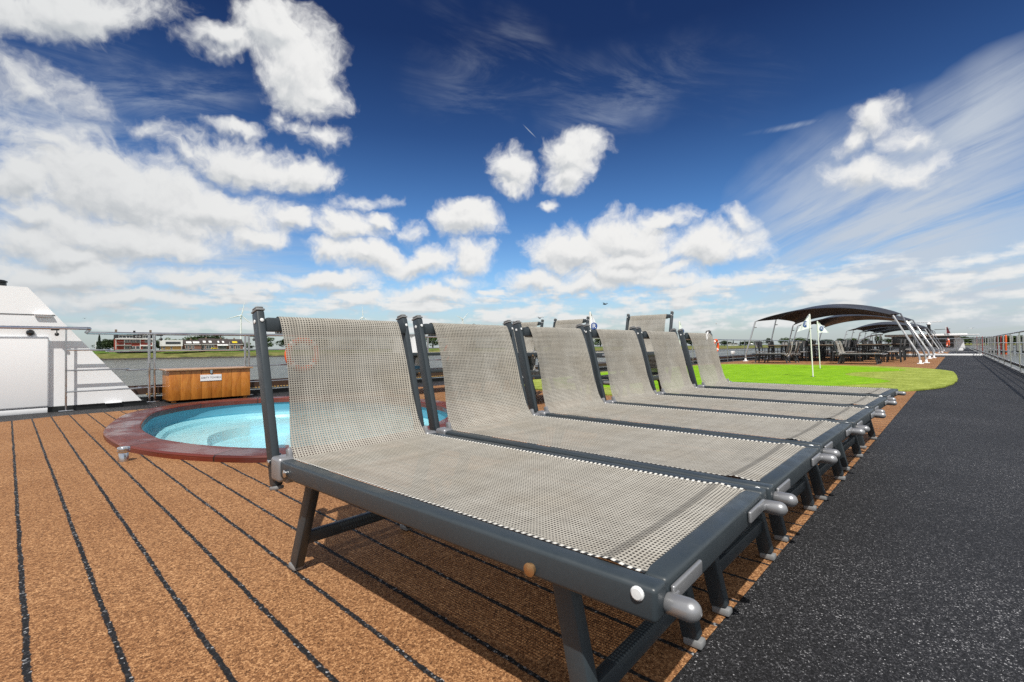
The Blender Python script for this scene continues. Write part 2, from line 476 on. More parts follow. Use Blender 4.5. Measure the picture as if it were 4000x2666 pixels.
def angles(px, py):
    d = ray(px, py).normalized(); return math.atan2(d.y, d.x), math.asin(d.z)
def blob(cx, cy, ax, ay, tilt=0., wt=1.):
    """cloud heap: picture of its extent converted to sky azimuth/elevation"""
    s = 4000 / 2353
    u0, v0 = angles(cx * s, cy * s)
    ct, st_ = math.cos(R(tilt)), math.sin(R(tilt))
    ua, va = angles((cx + ax * ct) * s, (cy + ax * st_) * s)
    ub, vb = angles((cx - ay * st_) * s, (cy + ay * ct) * s)
    A = math.hypot(ua - u0, va - v0); B = math.hypot(ub - u0, vb - v0)
    return u0, v0, A, B, math.atan2(va - v0, ua - u0), wt
CUMULUS = [
    (150, 20, 260, 70, -4, .95), (640, 85, 115, 76, 10, 1.15), (690, 165, 118, 100, 30, 1.25), (530, 92, 90, 40, 5, .85), (655, 40, 40, 34, 0, .9), (740, 205, 55, 45, 0, .95),
    (675, 295, 50, 30, 30, .62), (735, 322, 62, 28, -5, .66), (530, 295, 60, 16, 10, .5), (640, 268, 30, 30, 0, .5),
    (560, 375, 165, 48, 12, 1.05), (690, 402, 105, 36, 8, 1.), (440, 352, 40, 22, 20, .75),
    (300, 445, 270, 95, 8, 1.1), (480, 485, 200, 66, 6, 1.05), (250, 545, 260, 60, 4, .95), (60, 430, 110, 50, 0, .95), (90, 500, 110, 45, 5, .85), (580, 540, 90, 38, 0, .95), (150, 590, 130, 40, 0, 1.), (330, 560, 190, 44, 0, .9), (420, 640, 160, 30, 0, .8),
    (160, 640, 240, 46, 0, .95), (60, 700, 200, 34, 0, .85), (300, 690, 220, 30, 0, .85), (60, 560, 140, 50, 0, .9), (350, 300, 60, 26, 10, .45), (120, 330, 160, 60, 15, .55), (90, 215, 170, 60, 20, .5),
    (690, 508, 52, 24, 0, .9), (800, 525, 85, 42, 0, 1.), (740, 575, 50, 26, 0, .85), (880, 508, 46, 24, 0, .85), (855, 460, 60, 18, -5, .5),
    (840, 585, 110, 36, 5, 1.), (960, 605, 110, 36, -5, 1.), (945, 525, 32, 30, -20, .6), (1075, 505, 78, 46, 0, 1.1), (1080, 480, 45, 32, 0, 1.), (1085, 592, 62, 42, 0, .85),
    (740, 645, 130, 24, 0, .9), (620, 668, 100, 18, 0, .7), (1000, 672, 120, 28, 0, .9), (840, 690, 80, 18, 0, .7), (1060, 640, 70, 22, 0, .7),
    (1185, 392, 48, 46, 15, .95), (1170, 430, 40, 18, -10, .6), (1318, 362, 74, 56, 0, 1.2), (1308, 400, 60, 46, 10, 1.1), (1258, 467, 24, 17, 0, .8),
    (1330, 575, 120, 62, 0, 1.15), (1440, 545, 140, 60, -8, 1.15), (1430, 620, 210, 46, 0, .95), (1530, 505, 70, 30, 0, 1.), (1620, 570, 135, 50, 0, 1.05), (1450, 590, 170, 40, 0, 1.), (1700, 515, 45, 24, 20, .7), (1720, 580, 60, 24, 0, .6),
    (1230, 640, 90, 26, 0, .95), (1350, 655, 120, 22, 0, .85), (1520, 650, 150, 24, 0, .8), (1680, 655, 70, 16, 0, .6), (1570, 690, 90, 12, 0, .5),
    (2000, 265, 70, 40, -10, .8), (1960, 310, 60, 30, -20, .55), (1985, 385, 100, 44, 0, .85), (2110, 395, 100, 34, -5, .6), (2085, 320, 70, 30, 0, .5),
]
def cloud_group():
    g = bpy.data.node_groups.new('cloud_field', 'ShaderNodeTree')
    g.interface.new_socket('P', in_out='INPUT', socket_type='NodeSocketVector')
    g.interface.new_socket('Field', in_out='OUTPUT', socket_type='NodeSocketFloat')
    g.interface.new_socket('Smooth', in_out='OUTPUT', socket_type='NodeSocketFloat')
    q = NT(g); gi = q.n.new('NodeGroupInput'); go = q.n.new('NodeGroupOutput'); P = gi.outputs[0]
    wn = q.noise(P, 9., 4, .6, 0., 'Color')
    warp = q.vmath('SCALE', q.vmath('SUBTRACT', wn, (.5, .5, .5)), None); warp.node.inputs['Scale'].default_value = .10
    Pw = q.vmath('ADD', P, warp)
    acc = None
    for c in CUMULUS:
        u0, v0, A, B, rot, wt = blob(*c)
        ln = q.vmath('LENGTH', q.mapping(Pw, (u0, v0, 0), (0, 0, rot), (A * 1.12, B * 1.15, 1), 'TEXTURE'), out=1)
        f = q.math('MULTIPLY_ADD', ln, -wt, wt)
        if acc is None: acc = f
        else:
            acc = q.math('SMOOTH_MAX', acc, f, .10)
    # low rows of small flat heaps towards the horizon
    s = q.sep(P)
    ln_ = q.noise(q.comb(q.math('MULTIPLY', s[0], 9.), q.math('MULTIPLY', s[1], 38.), 0.), 1., 3, .5)
    ln2 = q.noise(q.comb(q.math('MULTIPLY', s[0], 26.), q.math('MULTIPLY', s[1], 75.), 3.), 1., 3, .5)
    band = q.math('MULTIPLY', q.smooth(s[1], .005, .04), q.smooth(s[1], .11, .2, 1., 0.))
    low = q.math('SUBTRACT', q.math('ADD', q.math('MULTIPLY', ln_, 2.3), q.math('MULTIPLY', ln2, 1.1)), 1.46)
    low = q.math('SUBTRACT', q.math('MULTIPLY', q.math('MINIMUM', low, .55), band), q.math('MULTIPLY', q.math('SUBTRACT', 1., band), .6))
    acc = q.math('MAXIMUM', acc, low)
    hi = q.noise(q.mapping(Pw, scale=(1, 1.25, 1)), 13., 8, .58, .3)
    hi2 = q.noise(q.mapping(Pw, loc=(3, 1, 0)), 48., 6, .62, .5)
    fl = q.math('ADD', q.math('MULTIPLY_ADD', hi, 1.25, -.64), q.math('MULTIPLY_ADD', hi2, .42, -.21))
    q.put(go.inputs[0], q.math('ADD', acc, fl))
    q.put(go.inputs[1], q.math('ADD', acc, q.math('MULTIPLY', fl, .55)))
    return g
CG = cloud_group()
def field(P):
    n = t.n.new('ShaderNodeGroup'); n.node_tree = CG; t.put(n.inputs[0], P); return n.outputs
f0, g0 = field(P0)
f1, g1 = field(t.vmath('ADD', P0, (-.006, .016, 0.)))
mask = t.smooth(f0, -.12, .56)
df = t.math('SUBTRACT', g0, g1)
lit = t.smooth(df, -.55, .30)
fine_ = t.smooth(t.math('SUBTRACT', f0, f1), -.35, .35)
thick = t.smooth(g0, .25, 1.1)
shade = t.math('ADD', t.math('MULTIPLY', lit, .70), t.math('MULTIPLY', fine_, .20))
shade = t.math('SUBTRACT', t.math('ADD', shade, .14), t.math('MULTIPLY', thick, .12), None, True)
left = t.math('MULTIPLY', t.smooth(az, 1.05, 1.6), t.smooth(el, .35, .6, 1., .8))
ccol = t.ramp(shade, [(0., (.57, .60, .63)), (.35, (.735, .75, .76)), (.65, (.86, .862, .858)), (.95, (.94, .938, .925))])
ccol = t.mix(t.math('MULTIPLY', left, .55), ccol, t.mix(1., ccol, (.74, .77, .80), 'MULTIPLY'))
low_f = t.smooth(el, .0, .20, 1., 0.)
ccol = t.mix(t.math('MULTIPLY', low_f, .30), ccol, (.62, .68, .71))
# high thin veils, streaked
sp = t.comb(t.math('DIVIDE', d3[0], t.math('ADD', d3[2], .12)), t.math('DIVIDE', d3[1], t.math('ADD', d3[2], .12)), 0.)
wz = t.noise(P0, 3.2, 4, .6, 0., 'Color')
wv = t.vmath('SCALE', t.vmath('SUBTRACT', wz, (.5, .5, .5)), None); wv.node.inputs['Scale'].default_value = .42
PZ = t.vmath('ADD', P0, wv)
wh_ = t.vmath('SCALE', wv, None); wh_.node.inputs['Scale'].default_value = .38
PH = t.vmath('ADD', P0, wh_)
def streaks(ang, sx, sy, sc, det, ro, di, off=0.):
    return t.noise(t.mapping(t.mapping(sp, rot=(0, 0, R(-ang))), loc=(off, off * .3, 0), scale=(sx, sy, 1)), sc, det, ro, di)
ci = streaks(52, .30, 1.3, 1.1, 9, .62, .8)
cif = streaks(43, .45, 2.8, 2.4, 9, .64, .7, 7.)
ci2 = streaks(-30, .9, 2.2, 2.4, 9, .66, .7, 4.)
def zone(cx, cy, ax, ay, tilt, soft, P=None):
    u0, v0, A, B, rot, wt = blob(cx, cy, ax, ay, tilt)
    ln = t.vmath('LENGTH', t.mapping(PZ if P is None else (P0 if P == 1 else PH), (u0, v0, 0), (0, 0, rot), (A, B, 1), 'TEXTURE'), out=1)
    return t.smooth(ln, soft, 1., 1., 0.)
zr = t.math('MAXIMUM', zone(2050, 520, 760, 300, -13, 0., 2), t.math('MULTIPLY', zone(2250, 300, 430, 170, -26, 0., 2), .9))
zr = t.math('MAXIMUM', zr, zone(2150, 660, 900, 125, -4, .0, 2))
zl = t.math('MAXIMUM', zone(110, 330, 380, 260, 10, .0), t.math('MULTIPLY', zone(400, 230, 300, 150, 10, .0), .6))
zc = t.math('MULTIPLY', zone(1350, 190, 620, 170, -8, .0), .34)
cs = t.math('ADD', t.math('MULTIPLY', ci, .62), t.math('MULTIPLY', cif, .38))
zq = t.math('POWER', zr, .5)
veil = t.math('MULTIPLY', zq, t.math('MULTIPLY_ADD', t.smooth(cs, .36, .58), .70, .26))
veil = t.math('MAXIMUM', veil, t.math('MULTIPLY', t.smooth(ci2, .38, .75), t.math('MULTIPLY', zl, .85)))
veil = t.math('MAXIMUM', veil, t.math('MULTIPLY', t.smooth(ci2, .40, .75), zc))
zll = zone(150, 600, 760, 210, 0, .0)
veil = t.math('MAXIMUM', veil, t.math('MULTIPLY', t.math('POWER', zll, .7), t.math('MULTIPLY_ADD', t.smooth(ci2, .36, .66), .6, .28)))
trail = t.math('MULTIPLY', zone(1850, 285, 190, 10, -12, .0, 1), t.smooth(cif, .35, .65, .05, .5))
trail = t.math('MAXIMUM', trail, t.math('MULTIPLY', zone(1217, 302, 26, 1.7, 45, .2, 1), .5))
veil = t.math('MINIMUM', t.math('MAXIMUM', veil, trail), .9)
hz = t.math('MULTIPLY', t.smooth(el, -.02, .17, 1., 0.), .80)
# clear sky colour: Nishita pulled deeper and more saturated, as under a polariser
hs = t.n.new('ShaderNodeHueSaturation'); hs.inputs['Saturation'].default_value = 1.04; hs.inputs['Value'].default_value = 1.
t.put(hs.inputs['Color'], sky.outputs[0])
deep = t.ramp(el, [(.0, (.95, .98, 1.)), (.12, (.60, .77, .90)), (.26, (.33, .52, .72)), (.42, (.16, .265, .43)), (.58, (.085, .14, .265)), (1., (.075, .12, .24))])
skyc = t.mix(1., hs.outputs[0], deep, 'MULTIPLY')
b1 = t.n.new('ShaderNodeBackground'); t.put(b1.inputs[0], skyc); b1.inputs[1].default_value = .14
b2 = t.n.new('ShaderNodeBackground'); t.put(b2.inputs[0], ccol); b2.inputs[1].default_value = .80
b3 = t.n.new('ShaderNodeBackground'); b3.inputs[0].default_value = (.60, .66, .74, 1); b3.inputs[1].default_value = .80
b4 = t.n.new('ShaderNodeBackground'); b4.inputs[0].default_value = (.45, .52, .56, 1); b4.inputs[1].default_value = .75
def mixs(fac, a, b):
    n = t.n.new('ShaderNodeMixShader'); t.put(n.inputs[0], fac); t.l.new(a.outputs[0], n.inputs[1]); t.l.new(b.outputs[0], n.inputs[2]); return n
behind = t.math('MAXIMUM', t.smooth(az, -.10, -.5), t.smooth(az, 1.75, 2.2))  # unseen bright cloud cover, added behind the camera to raise the fill light
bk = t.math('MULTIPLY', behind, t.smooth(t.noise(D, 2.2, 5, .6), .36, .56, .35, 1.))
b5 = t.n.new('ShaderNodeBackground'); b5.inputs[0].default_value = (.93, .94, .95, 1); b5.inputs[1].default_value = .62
s1 = mixs(hz, b1, b4); s2 = mixs(veil, s1, b3); s3 = mixs(mask, s2, b2)
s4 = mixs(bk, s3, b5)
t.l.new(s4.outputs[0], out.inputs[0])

# ------------------------------------------------------------------ setting: decks, river, banks
POOL = [(.730, 6.90), (.735, 6.05), (.798, 5.68), (.92, 5.25), (1.06, 4.91), (1.249, 4.566), (1.491, 4.271), (1.95, 4.05), (2.7, 4.0), (3.5, 4.2), (4.3, 4.75), (4.86, 5.55), (5.06, 6.4),
        (5.0, 7.3), (4.65, 8.4), (4.0, 9.3), (3.11, 9.765), (2.42, 9.80), (1.851, 9.566), (1.391, 9.108), (1.124, 8.647), (.859, 7.69)]
po = spline(POOL, 8)                       # outer edge of the wooden rim (clockwise or not: fixed below)
area = sum(po[i].x * po[(i + 1) % len(po)].y - po[(i + 1) % len(po)].x * po[i].y for i in range(len(po)))
if area < 0: po.reverse()
ph = inset(po, .16); pin = inset(po, .34)
hole = [tuple(p) for p in ph]
tag(sheet('deck', [(-7, -1.52), (130, -1.52), (130, 10.2), (60, 10.2), (29, 10.7), (2, 11.4), (-7, 11.6)], [hole], 0., 'black_granule'), kind='structure')
tag(sheet('brown_deck', [(-7, .605), (43.3, .60), (43.6, 9.35), (30, 9.5), (5, 9.72), (1.6, 9.8), (.5, 9.8), (0, 9.62), (-7, 9.3)], [hole], .005, 'brown_granule'), kind='structure')
tag(sheet('brown_deck_beyond', [(54, .62), (76, .62), (76, 9.3), (54, 9.3)], [], .005, 'brown_granule'), kind='structure')
hull = MB()
hull.prism([(-7, -1.62), (130, -1.62), (130, 10.3), (60, 10.3), (29, 10.85), (2, 11.5), (-7, 11.7)], -4.9, -1.2)
for seg in [((-7, -1.57), (130, -1.57)), ((130, 10.25), (60, 10.25)), ((60, 10.25), (29, 10.78)), ((29, 10.78), (2, 11.45)), ((2, 11.45), (-7, 11.65))]:
    hull.bar((*seg[0], -.62), (*seg[1], -.62), .08, 1.16)
tag(hull.build('ship_hull', 'white_paint', smooth=0), kind='structure')
mb = MB(); mb.add([(-9000, -9000, -4.5), (9000, -9000, -4.5), (9000, 9000, -4.5), (-9000, 9000, -4.5)], [(0, 1, 2, 3)])
tag(mb.build('river', 'river_water', smooth=0), kind='structure')

SH = [(-900, 400, 2.2), (-200, 412, 2.4), (48, 418, 2.5), (136, 408, 2.4), (260, 395, 2.), (430, 320, 1.2), (560, 262, .4), (659, 226, -.1), (809, 214, -.3), (1061, 235, -.3), (1800, 300, 0.), (4500, 420, .5)]
prof = [(0, 0.), (2, .5), (5, 1.2), (9, 2.2), (14, 2.9), (22, 3.6), (32, 4.3), (45, 5.6), (60, 6.6), (75, 7.0), (300, 7.0), (6000, 7.)]
rows = []
XS = []
for i in range(len(SH) - 1):
    a, b_ = SH[i], SH[i + 1]; k = max(2, int((b_[0] - a[0]) / 22) if b_[0] < 1300 else 10)
    for j in range(k): XS.append(tuple(a[q] + (b_[q] - a[q]) * j / k for q in range(3)))
XS.append(SH[-1])
for off, h in prof:
    r_ = []
    for x, y, top in XS:
        jit = noise.noise(Vector((x * .06, off * .2, 0))) * (1.8 if off < 40 else 0) * (1 if off > 0 else .8)
        hh = h / 7.0 * (top + 4.9) + (noise.noise(Vector((x * .09, off * .3, 4))) * .45 if 3 < off < 50 else 0)
        r_.append((x, y + off * (1 if off < 100 else 1) + jit, -4.9 + hh))
    rows.append(r_)
mb = MB(); mb.grid(rows)
tag(mb.build('far_bank', 'bank_ground', smooth=60), kind='structure')
# opposite shore on the starboard side
rows = []
for off, h in [(0, 0.), (3, 1.), (8, 2.4), (20, 3.6), (50, 5.2), (5000, 5.4)]:
    rows.append([(x, -90 - .055 * x - off, -4.9 + h) for x in range(-600, 3600, 60)])
mb = MB(); mb.grid(rows)
tag(mb.build('starboard_bank', 'bank_ground', smooth=60), kind='structure')
# land closing the view far ahead
rows = []
for off, h in [(0, 0.), (6, 1.2), (20, 2.8), (60, 4.6), (3000, 5.)]:
    rows.append([(1150 + off + .25 * abs(y), y, -4.9 + h) for y in range(-900, 240, 40)])
mb = MB(); mb.grid(rows)
tag(mb.build('ahead_bank', 'bank_ground', smooth=60), kind='structure')

# ------------------------------------------------------------------ swimming pool
pool = thing('swimming_pool', 'oval turquoise deck pool with a wet mahogany rim', 'pool', (2.7, 6.7, 0))
PO = Vector((2.7, 6.7, 0))
def ring(loops, name, mat, uvs=True, close=False, parent=pool):
    """loops: list of (loop, z, v)"""
    n = len(loops[0][0]); mb = MB(); uv = []
    L = [0.]
    base = loops[0][0]
    for i in range(n): L.append(L[-1] + (base[(i + 1) % n] - base[i]).length)
    for lp, z, v in loops:
        for i in range(n + 1):
            p = lp[i % n]; mb.v.append((p.x - PO.x, p.y - PO.y, z)); uv.append((L[i], v))
    m_ = n + 1
    for a in range(len(loops) - 1):
        for i in range(n): mb.f.append((a * m_ + i, a * m_ + i + 1, (a + 1) * m_ + i + 1, (a + 1) * m_ + i))
    return mb.build(name, mat, parent, smooth=30, uv=uv, fix=False)
o1 = inset(po, .0); o2 = inset(po, .018); i1 = inset(po, .325); i2 = inset(po, .34)
ring([(po, .0, 0.), (po, .046, .05), (o2, .060, .08), (inset(po, .1), .064, .16), (inset(po, .2), .064, .26), (i1, .060, .38), (i2, .05, .40), (i2, -.02, .47), (inset(po, .17), -.02, .6)], 'wooden_rim', 'rim_wood')
wl = -.17
b1_ = inset(po, .315)
st1 = inset(po, .42); st2 = inset(po, .50); st3 = inset(po, .56); st4 = inset(po, .62); fl1 = inset(po, .68)
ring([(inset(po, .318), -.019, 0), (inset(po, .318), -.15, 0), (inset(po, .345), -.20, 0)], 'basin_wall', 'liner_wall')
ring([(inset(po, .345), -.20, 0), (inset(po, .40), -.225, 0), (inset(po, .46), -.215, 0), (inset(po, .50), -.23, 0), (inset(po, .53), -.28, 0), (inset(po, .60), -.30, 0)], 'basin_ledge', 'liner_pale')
# floor: pale shallow bench round a deeper middle
fl_o = inset(po, .60)
cx, cy = 2.85, 6.9
def shrink(lp, k, dy=0.): return [Vector((cx + (p.x - cx) * k, cy + dy + (p.y - cy) * k)) for p in lp]
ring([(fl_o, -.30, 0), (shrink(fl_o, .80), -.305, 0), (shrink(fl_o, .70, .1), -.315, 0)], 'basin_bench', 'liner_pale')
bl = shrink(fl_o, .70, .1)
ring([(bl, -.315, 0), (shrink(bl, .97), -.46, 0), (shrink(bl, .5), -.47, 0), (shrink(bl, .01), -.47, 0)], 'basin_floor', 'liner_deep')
sheet('water_surface', [(p.x - PO.x, p.y - PO.y) for p in inset(po, .335)], [], wl, 'pool_water', pool)
for px, py in ((2.05, 6.55), (2.75, 7.25), (2.75, 5.7)):
    mb = MB(); mb.lathe([(.11, 0), (.11, .012), (.09, .018), (.02, .018)], 20, Matrix.Translation((px - PO.x, py - PO.y, -.468))); mb.build('drain', 'drain_grey', pool)
for k in range(10):   # small screws along the rim front
    pass

# deck socket beside the pool
t0 = thing('deck_socket', 'short steel deck socket with a ribbed cap beside the pool', 'deck fitting', (.69, 5.27, .005))
mb = MB(); mb.lathe([(.036, 0), (.036, .075), (.034, .078)], 20); mb.build('socket_tube', 'steel', t0)
mb = MB(); mb.lathe([(.044, .078), (.046, .082), (.046, .094), (.040, .097), (.040, .103), (.046, .106), (.046, .118), (.042, .124), (.01, .125)], 20); mb.build('cap', 'steel', t0)

# ------------------------------------------------------------------ sun lounger
def make_lounger():
    root = thing('sun_lounger', 'x', 'sun lounger')
    W = .40
    fr = MB()
    for s in (-1, 1):
        fr.box((s * (W - .026), .800, .470), (.052, 1.600, .066), None, .010, 3)
    fr.box((0, .030, .470), (2 * W - .106, .056, .064), None, .010, 3)
    fr.box((0, 1.575, .445), (2 * W - .106, .04, .04), None, .008)
    fr.build('frame', 'anthracite', root)
    # seat fabric, slightly sagging, hem folded over the foot rail
    rows = []; uv = []
    NY, NX = 40, 16
    for i in range(NY + 1):
        v = i / NY; y = .046 + v * 1.537
        r_ = []
        for j in range(NX + 1):
            u = j / NX; x = -.353 + .706 * u
            sag = .016 * (1 - (2 * u - 1) ** 2) * min(1, v * 8) * min(1, (1 - v) * 6)
            hem = .006 * math.exp(-((y - .125) / .016) ** 2)
            z = .5005 - sag + hem + .003 * math.exp(-((u - .0) / .04) ** 2) + .003 * math.exp(-((u - 1.) / .04) ** 2)
            r_.append((x, y, z)); uv.append((x + 5, y + 5))
        rows.append(r_)
    mb = MB(); mb.grid(rows)
    mb.build('seat_fabric', 'textilene', root, smooth=60, uv=uv)
    # backrest fabric: curved sling from the seat to the crossbar, wrapped over it
    prof = []
    ctrl = [(1.652, .492), (1.700, .545), (1.745, .64), (1.785, .76), (1.825, .89), (1.868, 1.01), (1.896, 1.072), (1.912, 1.092), (1.930, 1.096), (1.946, 1.088), (1.954, 1.065), (1.950, 1.02)]
    ctrl = [(y - .070 - .052 * (z - .49) / .6, z) for y, z in ctrl]
    for i in range(len(ctrl) - 1):
        p0, p1, p2, p3 = (Vector(ctrl[max(0, min(len(ctrl) - 1, i + k))]) for k in (-1, 0, 1, 2))
        for k in range(3):
            u = k / 3
            prof.append(.5 * ((2 * p1) + (p2 - p0) * u + (2 * p0 - 5 * p1 + 4 * p2 - p3) * u * u + (3 * p1 - p0 - 3 * p2 + p3) * u ** 3))
    prof.append(Vector(ctrl[-1]))
    rows = []; uv = []; L = 0.
    for i, p in enumerate(prof):
        if i: L += (p - prof[i - 1]).length
        h = max(0., min(1., (p.y - .49) / .58))
        r_ = []
        for j in range(NX + 1):
            u = j / NX
            half = .345 - .032 * h - .012 * math.sin(PI * h)
            x = -half + 2 * half * u
            belly = .034 * math.sin(PI * h) * (1 - (2 * u - 1) ** 2)
            edge = .012 * math.sin(PI * h) * (math.exp(-(u / .07) ** 2) + math.exp(-((1 - u) / .07) ** 2))
            r_.append((x, p.x + belly - edge, p.y - belly * .15)); uv.append((x + 5, L + 9))
        rows.append(r_)
    mb = MB(); mb.grid(rows)
    mb.build('back_fabric', 'textilene', root, smooth=60, uv=uv)
    mb = MB(); mb.bar((-.365, 1.800, 1.058), (.365, 1.800, 1.058), .034, .062, .008); mb.build('back_crossbar', 'anthracite', root)
    a = Vector((0, 1.658, .385)); bt = Vector((0, 1.842, 1.114)); dr = (bt - a).normalized()
    nrm = Vector((0, -dr.z, dr.y))
    for s in (-1, 1):
        X = Vector((s * .381, 0, 0))
        mb = MB(); mb.bar(a + X, bt + X, .034, .060, .008, nrm); p = mb.build('back_post', 'anthracite', root)
        mb = MB(); mb.bar(bt + X, bt + X + dr * .010, .037, .065, .004, nrm)
        mb.bar(bt + X + dr * .0095, bt + X + dr * .022, .033, .050, .007, nrm)
        mb.build('end_cap', 'foot_cap_grey', p); mb = MB()
        mb.bar(a + X - dr * .016, a + X, .037, .065, .006, nrm); mb.build('end_cap', 'foot_cap_grey', p)
        mb = MB(); mb.lathe([(.009, 0), (.009, .002), (.006, .0035), (.001, .0035)], 12, Matrix.Translation(bt - dr * .045 + X + Vector((s * .0178, 0, 0))) @ Matrix.Rotation(s * PI / 2, 4, 'Y'))
        mb.build('rivet', 'white_rivet', p); mb = MB()
        mb.lathe([(.008, 0), (.008, .002), (.005, .0035), (.001, .0035)], 12, Matrix.Translation(bt - dr * .045 + X + nrm * .0318) @ Vector((0, 0, 1)).rotation_difference(nrm).to_matrix().to_4x4())
        mb.build('rivet', 'white_rivet', p); mb = MB()
        mb.lathe([(.011, 0), (.011, .005), (.008, .008), (.001, .008)], 12, Matrix.Translation(a + dr * .10 + X + Vector((s * .0185, 0, 0))) @ Matrix.Rotation(s * PI / 2, 4, 'Y'))
        mb.build('rivet', 'steel', p)
        # hinge: silver casting clasping rail end and post
        mb = MB(); mb.box((s * .374, 1.612, .464), (.068, .080, .098), None, .014, 3)
        mb.box((s * .352, 1.604, .520), (.020, .030, .045), Matrix.Rotation(-.25, 4, 'X'), .008)
        mb.box((s * .362, 1.590, .424), (.036, .055, .03), None, .008)
        mb.lathe([(.052, -.006), (.052, .006), (.03, .008), (.001, .008)], 18, Matrix.Translation((s * .356, 1.700, .46)) @ Matrix.Rotation(PI / 2, 4, 'Y'))
        mb.bar((s * .345, 1.725, .44), (s * .345, 1.785, .462), .03, .008, .003)
        mb.box((s * .345, 1.747, .425), (.035, .035, .04), None, .008)
        mb.build('hinge', 'silver_plastic', root)
        # legs
        for nm, ft, tp in (('front', (s * .288, .19, 0), (s * .288, .288, .437)), ('back', (s * .288, 1.69, 0), (s * .288, 1.51, .437))):
            ft, tp = Vector(ft), Vector(tp); dl = (tp - ft).normalized(); nl = Vector((0, dl.z, -dl.y))
            mb = MB(); mb.bar(ft + dl * .028, tp, .040, .056, .006, nl); lg = mb.build('leg', 'anthracite', root)
            mb = MB(); mb.box(ft + Vector((0, 0, .015)), (.041, .060, .024), None, .006); mb.build('foot', 'foot_cap_grey', lg)
            mb = MB(); mb.box(tp + Vector((s * .012, 0, -.012)), (.075, .085, .048), None, .014, 3); mb.build('leg_bracket', 'anthracite', lg)
        for y0, z0 in ((.29, .456), (1.52, .462)):
            mb = MB(); mb.lathe([(.013, 0), (.013, .006), (.015, .006), (.015, .009), (.004, .013)], 14, Matrix.Translation((s * .4, y0, z0)) @ Matrix.Rotation(s * PI / 2, 4, 'Y')); mb.build('bolt', 'brass' if y0 < 1 else 'steel', root)
        mb = MB(); mb.lathe([(.0135, 0), (.0135, .003), (.010, .006), (.001, .0065)], 16, Matrix.Translation((s * .4, .036, .486)) @ Matrix.Rotation(s * PI / 2, 4, 'Y')); mb.build('corner_rivet', 'white_rivet', root)
        # rounded handle on the foot end
        pr = [(.018, 0), (.0195, .003), (.0205, .042)] + [(.0205 * math.cos(k * PI / 16), .042 + .022 * math.sin(k * PI / 16)) for k in range(1, 8)] + [(.004, .064), (.001, .062)]
        mb = MB(); mb.lathe(pr, 22, Matrix.Translation((s * .352, .0, .462)) @ Matrix.Rotation(PI / 2, 4, 'X'))
        mb.box((s * .262, -.004, .472), (.150, .010, .032), None, .0045, 3)
        mb.box((s * .330, -.007, .467), (.024, .012, .018), None, .004)
        mb.build('handle', 'silver_plastic', root)
    for y0, z0 in ((.222, .145), (1.632, .145)):
        mb = MB(); mb.bar((-.268, y0, z0), (.268, y0, z0), .034, .052, .006); mb.build('leg_crossbar', 'anthracite', root)
    return root
lounger = make_lounger()
gA = 'grey mesh sun loungers in the row along the black walkway'
ROW = [(1.205, 'nearest sun lounger of the row, its foot end and silver knobs largest in view'),
       (2.018, 'second sun lounger from the camera in the row, directly behind the nearest one'),
       (2.850, 'third sun lounger of the row, its backrest top near the first small white flag'),
       (3.685, 'fourth sun lounger of the row, just beyond the third, grey mesh seat'),
       (4.58, 'fifth sun lounger of the row, next to the last one, grey mesh seat'),
       (5.57, 'last sun lounger of the row, nearest the green, white ring tag on its backrest')]
for i, (x, lb) in enumerate(ROW):
    rz = [R(2.1), R(.5), R(-.6), R(-.9), R(-1.2), R(-1.9)][i]
    if i == 0:
        lounger.location = (x, .42, .005); lounger.rotation_euler = (0, 0, rz); tag(lounger, lb, None, gA)
    else: dup(lounger, (x, .425 + .008 * (i % 3), .005), rz, lb, gA)
mb = MB()
mb.tube([(5.76 + .018 * math.cos(a), 2.190 - .010 * math.sin(a), 1.065 + .045 * math.sin(a)) for a in [k * PI / 8 for k in range(17)]], .008, 6)
tag(mb.build('tag_ring', 'white_plastic'), 'white plastic ring tag hung over the backrest top of the last lounger in the row', 'ring tag')

gB = 'sun loungers stacked in pairs beyond the pool'
for k, (y, wd) in enumerate([(3.62, 'rightmost stack, tallest looking, between the flags'), (5.30, 'middle stack left of the white flag'), (6.32, 'stack half hidden behind the third lounger'), (8.36, 'leftmost stack, only post tips showing over the second lounger')]):
    for lv in (0, 1):
        dup(lounger, (5.42 - .02 * lv, y, .005 + .362 * lv), -PI / 2 + R([2, -1, 1, 0][k]), ('upper' if lv else 'lower') + ' sun lounger of the ' + wd, gB)
gC = 'sun loungers in pairs by the canopy'
for x, y, rz, lb in [(27.25, 7.95, PI, 'front lounger of the left pair beyond the green, backrest to the right, white straps hanging'),
                     (28.15, 7.75, PI, 'rear lounger of the left pair beyond the green, backrest to the right'),
                     (27.25, 2.45, 0, 'front lounger of the right pair beyond the green, backrest to the left'),
                     (28.12, 2.45, 0, 'rear lounger of the right pair beyond the green, backrest to the left'),
                     (36.1, 2.4, 0, 'front lounger of the distant pair among the tables, under the canopy'),
                     (36.95, 2.4, 0, 'rear lounger of the distant pair among the tables, under the canopy')]:
    dup(lounger, (x, y, .005), rz, lb, gC)
for x in (26.9, 27.8):
    mb = MB(); mb.tube([(x, 6.0, 1.09), (x + .01, 6.03, .9), (x + .05, 6.1, .62), (x + .12, 6.18, .44), (x + .05, 6.25, .36), (x - .05, 6.3, .42), (x - .06, 6.2, .52)], .018, 6)
    tag(mb.build('strap', 'strap_white'), 'white strap looping down the %s lounger of the left pair' % ('front' if x < 27 else 'rear'), 'strap')

